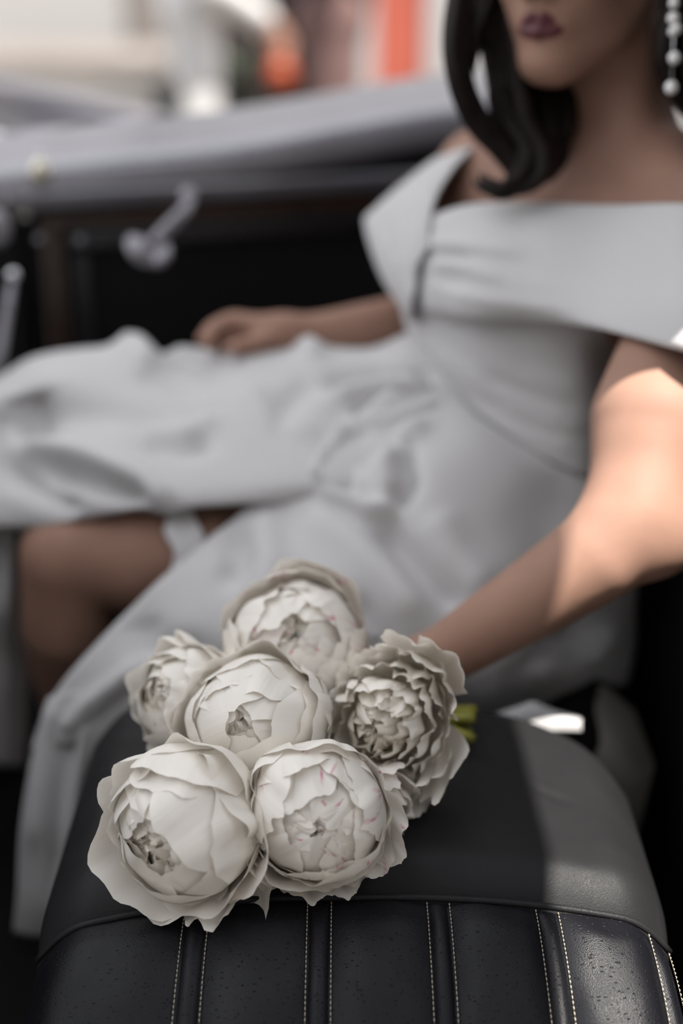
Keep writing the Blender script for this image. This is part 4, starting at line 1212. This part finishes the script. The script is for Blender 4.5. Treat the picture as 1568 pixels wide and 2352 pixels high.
def petal(par, c, A, R, az, a0, a1, rho0, rho1, W, rr, flare=0.0, ruffle=0.03, inner=0.0, notch=0.0, jag=0.06, fleck=0.0, cup=0.0, nu=20, nv=15, twist=0.0, green=0.0, pk=0.0, lump=0.0):
    """one petal: a thin curved sheet round the flower's heart. A = axes (x, y, axis); angles in degrees from the stem side"""
    V = []; colr = []; uvs = []
    a0 = math.radians(a0); a1 = math.radians(a1)
    sd = rr.uniform(0, 100); p1, p2, p3 = (rr.uniform(0, 6.3) for _ in range(3))
    fl_u = [(rr.uniform(-0.8, 0.8), rr.uniform(0.62, 1.0), rr.uniform(0.008, 0.020), rr.uniform(0.03, 0.11)) for _ in range(5)]
    for i in range(nv + 1):
        t = i / nv
        for j in range(nu + 1):
            u = -1 + 2 * j / nu
            edge = 1 - 0.22 * abs(u) ** 3.6 - notch * math.exp(-(u / 0.12) ** 2) + jag * mnoise.noise(Vector((u * 2.6, sd, 0))) + jag * 0.35 * mnoise.noise(Vector((u * 6.0, sd, 5))) + jag * 0.16 * mnoise.noise(Vector((u * 16.0, sd, 9)))
            tt = t * edge
            al = a0 + (a1 - a0) * tt
            w = W * (0.30 + 0.70 * math.sin(min(1, tt / 0.72) * PI / 2) ** 0.8) * (1 - 0.10 * max(0, tt - 0.75) / 0.25)
            be = u * w + twist * tt
            rho = rho0 + (rho1 - rho0) * tt + flare * tt ** 5 - cup * abs(u) ** 2.4 * tt
            wav = ruffle * tt ** 2.2 * (0.55 * math.sin(u * 5.5 + p1) + 0.35 * math.sin(u * 11 + p2) * (0.3 + abs(u)) + 0.5 * mnoise.noise(Vector((u * 2.2, tt * 2.5, sd))))
            wav += 0.020 * tt ** 1.3 * mnoise.noise(Vector((u * 6.0, tt * 1.4, sd + 30)))
            rho += wav + 0.026 * mnoise.noise(Vector((u * 1.6, tt * 2, sd + 7)))
            dr_ = np.array([math.sin(al) * math.cos(az), math.sin(al) * math.sin(az), -math.cos(al)])
            ep = np.array([-math.sin(az), math.cos(az), 0])
            q = math.cos(be) * dr_ + math.sin(be) * ep
            rho *= 1 + 0.10 * mnoise.noise(Vector((q[0] * 1.3 + lump, q[1] * 1.3, q[2] * 1.3)))
            L = q * rho * R
            V.append(c + L[0] * A[0] + L[1] * A[1] + L[2] * A[2])
            k = min(1, tt * 1.25)
            col = CREAM * (1 - k) + WHITE * k
            g = max(0, 1 - tt / 0.45) * (0.35 + green)
            col = col * (1 - min(1, g)) + YEL * min(1, g)
            col = col * (1 - inner * (1 - 0.6 * tt)) + PEACH * inner * (1 - 0.6 * tt)
            if pk: col = col * (1 - pk) + np.array([0.88, 0.74, 0.72]) * pk
            if fleck:
                for (fu, ft, fw, fh) in fl_u:
                    if rr_f(sd, fu) < fleck:
                        m = math.exp(-((u - fu - 0.1 * math.sin(tt * 14 + fu * 9)) / (fw * 1.6)) ** 2 - ((tt / edge - ft) / fh) ** 2)
                        col = col * (1 - 0.9 * m) + MAG * 0.9 * m
            colr.append(col); uvs.append((u * 0.5 + 0.5, tt))
    o = obj('petal', V, grid_faces(nv + 1, nu + 1), M['petal'], par)
    me = o.data
    ca = me.color_attributes.new('Col', 'FLOAT_COLOR', 'POINT')
    ca.data.foreach_set('color', np.concatenate([np.array(colr), np.ones((len(colr), 1))], 1).astype(np.float32).ravel())
    uvl = me.uv_layers.new(name='UVMap')
    li = np.zeros(len(me.loops), dtype=int); me.loops.foreach_get('vertex_index', li)
    uvl.data.foreach_set('uv', np.array(uvs, dtype=np.float32)[li].ravel())
    return o


def rr_f(a, b): return (math.sin(a * 12.9898 + b * 78.233) * 43758.5453) % 1.0


BIND = P(950, 1650, 1.375)


def peony(px, py, d, R, ax, label, spec, seed, stem_end=None, fleck=0.0, pk=0.0, roll=0.0):
    c = P(px, py, d)
    a = cdir(*ax)
    x = np.cross(a, UPV); x /= np.linalg.norm(x)
    y = np.cross(a, x)
    cr, sr = math.cos(roll), math.sin(roll)
    A = np.array([cr * x + sr * y, -sr * x + cr * y, a])
    root = empty('peony', c, label, 'flower', 'white peonies in the bouquet')
    rr = random.Random(seed)
    for (n, a0, a1, r0, r1, W, kw) in spec:
        ph = rr.uniform(0, 6.3)
        kw = dict(kw)
        azl = kw.pop('az', None)
        for k in range(n):
            az = math.radians(azl[k]) if azl else ph + 2 * PI * k / n + rr.uniform(-0.22, 0.22) * 6 / max(n, 3)
            e = dict(kw); e['lump'] = seed * 3.7
            e['flare'] = e.get('flare', 0) * rr.uniform(0.3, 1.9); e['twist'] = rr.uniform(-0.16, 0.16)
            e['ruffle'] = e.get('ruffle', 0.03) * rr.uniform(0.9, 1.9)
            if fleck:
                e['fleck'] = fleck; e['nu'] = 44; e['nv'] = 20
            if pk and 'pk' not in e: e['pk'] = pk
            petal(root, c, A, R, az, a0 + rr.uniform(-4, 4), a1 + (rr.uniform(-15, 10) if a1 < 156 else rr.uniform(-7, 6)), r0 * rr.uniform(0.97, 1.03), r1 * rr.uniform(0.95, 1.05), W * rr.uniform(0.85, 1.12), rr, **e)
    # stem and green calyx
    base = c - a * R * 0.85
    if stem_end is not None:
        pts = cr_axis([base + a * R * 0.2, base - a * 0.02, (base + BIND) / 2 - a * 0.015, BIND + np.array([rr.uniform(-.006, .006), rr.uniform(-.006, .006), rr.uniform(-.006, .006)]), stem_end], 6, 0)
        v, f = tube_geo(pts, 0.0046, 9)
        st = obj('stem', v, f, M['stem'], root)
        v, f = ball_geo(base + a * R * 0.08, 0.35 * R, 10, 6); obj('calyx', v, f, M['stem'], st)
    return root


def ball_spec(open_=0.0, ruff=0.035, guard=7, flare=0.10, rim=166):
    return [
        (guard, 12, 112, 1.0, 1.05, 0.84, dict(flare=flare + 0.05, ruffle=ruff * 2.1, green=0.25, jag=0.035)),
        (6, 14, 134, 0.985, 1.0, 0.80, dict(flare=flare * 0.7, ruffle=ruff, green=0.15, jag=0.05)),
        (6, 16, 150, 0.96, 0.955, 0.78, dict(flare=0.04, ruffle=ruff, jag=0.05)),
        (5, 20, rim - 4, 0.93, 0.90, 0.74, dict(flare=0.03, ruffle=ruff, inner=0.05, jag=0.05)),
        (5, 26, rim, 0.89, 0.84, 0.66, dict(flare=0.03, ruffle=ruff * 1.3, inner=0.15, jag=0.06)),
        (6, 50, rim + 4, 0.83, 0.78, 0.52, dict(flare=0.03, ruffle=ruff * 1.8, inner=0.3, jag=0.08, nu=11, nv=10)),
        (7, 80, 172, 0.76, 0.73, 0.40, dict(flare=0.03, ruffle=ruff * 2.2, inner=0.4, jag=0.10, nu=11, nv=9)),
        (6, 110, 178, 0.70, 0.69, 0.34, dict(flare=0.03, ruffle=ruff * 2.4, inner=0.5, jag=0.10, nu=10, nv=8)),
    ]


SE = [P(1092, 1630, 1.39), P(1088, 1697, 1.350), P(1090, 1650, 1.36), P(1074, 1664, 1.38), P(1082, 1684, 1.375), P(1090, 1642, 1.37), P(1078, 1696, 1.365)]
# upper middle: closed bowl
specA = ball_spec(0, 0.030, 7, 0.05, 169)
specA += [(1, 60, 158, 1.03, 1.02, 0.75, dict(az=[255], flare=0.03, ruffle=0.04, jag=0.05)),
          (2, 10, 152, 1.05, 1.02, 0.92, dict(az=[70, 112], flare=0.02, ruffle=0.025, jag=0.03, green=0.2)),
          (2, 12, 126, 1.06, 1.12, 0.55, dict(az=[175, 205], flare=0.10, ruffle=0.05, jag=0.06, green=0.2))]
peony(583, 1664, 1.235, 0.0585, (-0.16, 0.22, 1), 'closed cup-shaped white peony at the middle of the bouquet with small ochre gap', specA, 3, SE[0])
# lower left
specB = ball_spec(0, 0.042, 8, 0.14, 160)
specB += [(1, 12, 158, 1.05, 1.0, 0.95, dict(az=[215], flare=0.03, ruffle=0.03, jag=0.05, green=0.3)),
          (1, 14, 138, 1.06, 1.04, 0.8, dict(az=[265], flare=0.06, ruffle=0.04, jag=0.05)),
          (1, 14, 92, 1.0, 1.42, 0.28, dict(az=[128], flare=0.1, ruffle=0.05, jag=0.06)),
          (4, 12, 100, 1.02, 1.20, 0.5, dict(az=[60, 90, 35, 110], flare=0.1, ruffle=0.10, jag=0.10))]
peony(428, 1890, 1.16, 0.060, (-0.42, -0.12, 0.9), 'large white peony at bottom left with peach hollow and ruffled rim', specB, 11, SE[1])
# lower middle, magenta flecks
specC = ball_spec(0, 0.03, 8, 0.08, 171)
specC += [(5, 14, 100, 1.0, 1.22, 0.48, dict(az=[55, 82, 108, 135, 160], flare=0.08, ruffle=0.07, jag=0.10, green=0.2)), (3, 20, 152, 1.05, 1.0, 0.72, dict(az=[95, 200, 330], flare=0.02, ruffle=0.04, jag=0.10))]
peony(726, 1864, 1.165, 0.0565, (0.06, -0.12, 1), 'rounded white peony at bottom middle with magenta flecks on its petals', specC, 21, SE[2], fleck=0.5)
# right, open with ragged heart
specD = [
    (5, 12, 98, 1.0, 1.60, 0.40, dict(az=[244, 222, 143, 122, 98], flare=0.10, ruffle=0.08, jag=0.16, notch=0.06)),
    (5, 14, 106, 0.98, 1.36, 0.42, dict(az=[232, 256, 134, 110, 208], flare=0.06, ruffle=0.08, jag=0.14, notch=0.05)),
    (8, 12, 94, 1.0, 1.12, 0.46, dict(flare=0.08, ruffle=0.07, jag=0.14, notch=0.08, green=0.1)),
    (8, 14, 106, 0.95, 1.06, 0.44, dict(flare=0.06, ruffle=0.07, jag=0.16, notch=0.08)),
    (9, 22, 122, 0.72, 0.98, 0.40, dict(flare=0.04, ruffle=0.08, jag=0.14, inner=0.1)),
    (9, 30, 138, 0.52, 0.86, 0.46, dict(flare=0.05, ruffle=0.08, jag=0.14, inner=0.15, nu=12, nv=11)),
    (9, 40, 154, 0.40, 0.74, 0.50, dict(flare=0.05, ruffle=0.09, jag=0.16, inner=0.35, nu=12, nv=10)),
    (7, 95, 177, 0.42, 0.52, 0.40, dict(flare=0.03, ruffle=0.09, jag=0.14, inner=0.7, nu=10, nv=8)),
    (8, 60, 168, 0.30, 0.62, 0.46, dict(flare=0.05, ruffle=0.09, jag=0.16, inner=0.6, nu=11, nv=9)),
]
peony(884, 1650, 1.262, 0.050, (-0.28, -0.08, 0.95), 'open white peony at right with ragged golden heart and spread petals', specD, 5, SE[3])
# top
specE = ball_spec(0, 0.03, 7, 0.04, 166)
specE += [(3, 14, 116, 1.06, 1.16, 0.72, dict(az=[238, 270, 300], flare=0.06, ruffle=0.04, jag=0.04)), (2, 25, 140, 1.06, 1.06, 0.6, dict(az=[160, 20], flare=0.04, ruffle=0.03, jag=0.06))]
peony(680, 1492, 1.33, 0.063, (0.0, 0.35, 0.9), 'white peony at top of the bouquet with large pale petals and red streaks', specE, 31, SE[4], fleck=0.35)
# left, behind
peony(432, 1606, 1.295, 0.047, (-0.6, 0.3, 0.75), 'cream peony half hidden at upper left behind the closed cup-shaped one', ball_spec(0, 0.05, 7, 0.1, 160), 41, SE[5])
# low right, mostly hidden
specG = [(6, 12, 96, 1.0, 1.2, 0.42, dict(flare=0.12, ruffle=0.06, jag=0.1, green=0.25)), (6, 14, 120, 0.9, 1.0, 0.42, dict(flare=0.05, ruffle=0.06, jag=0.1)), (8, 24, 150, 0.7, 0.75, 0.42, dict(ruffle=0.08, inner=0.2))]
peony(866, 1866, 1.235, 0.037, (0.75, -0.45, 0.5), 'small white peony low at right, hidden but for a few pointed petals', specG, 51, SE[6], pk=0.15)
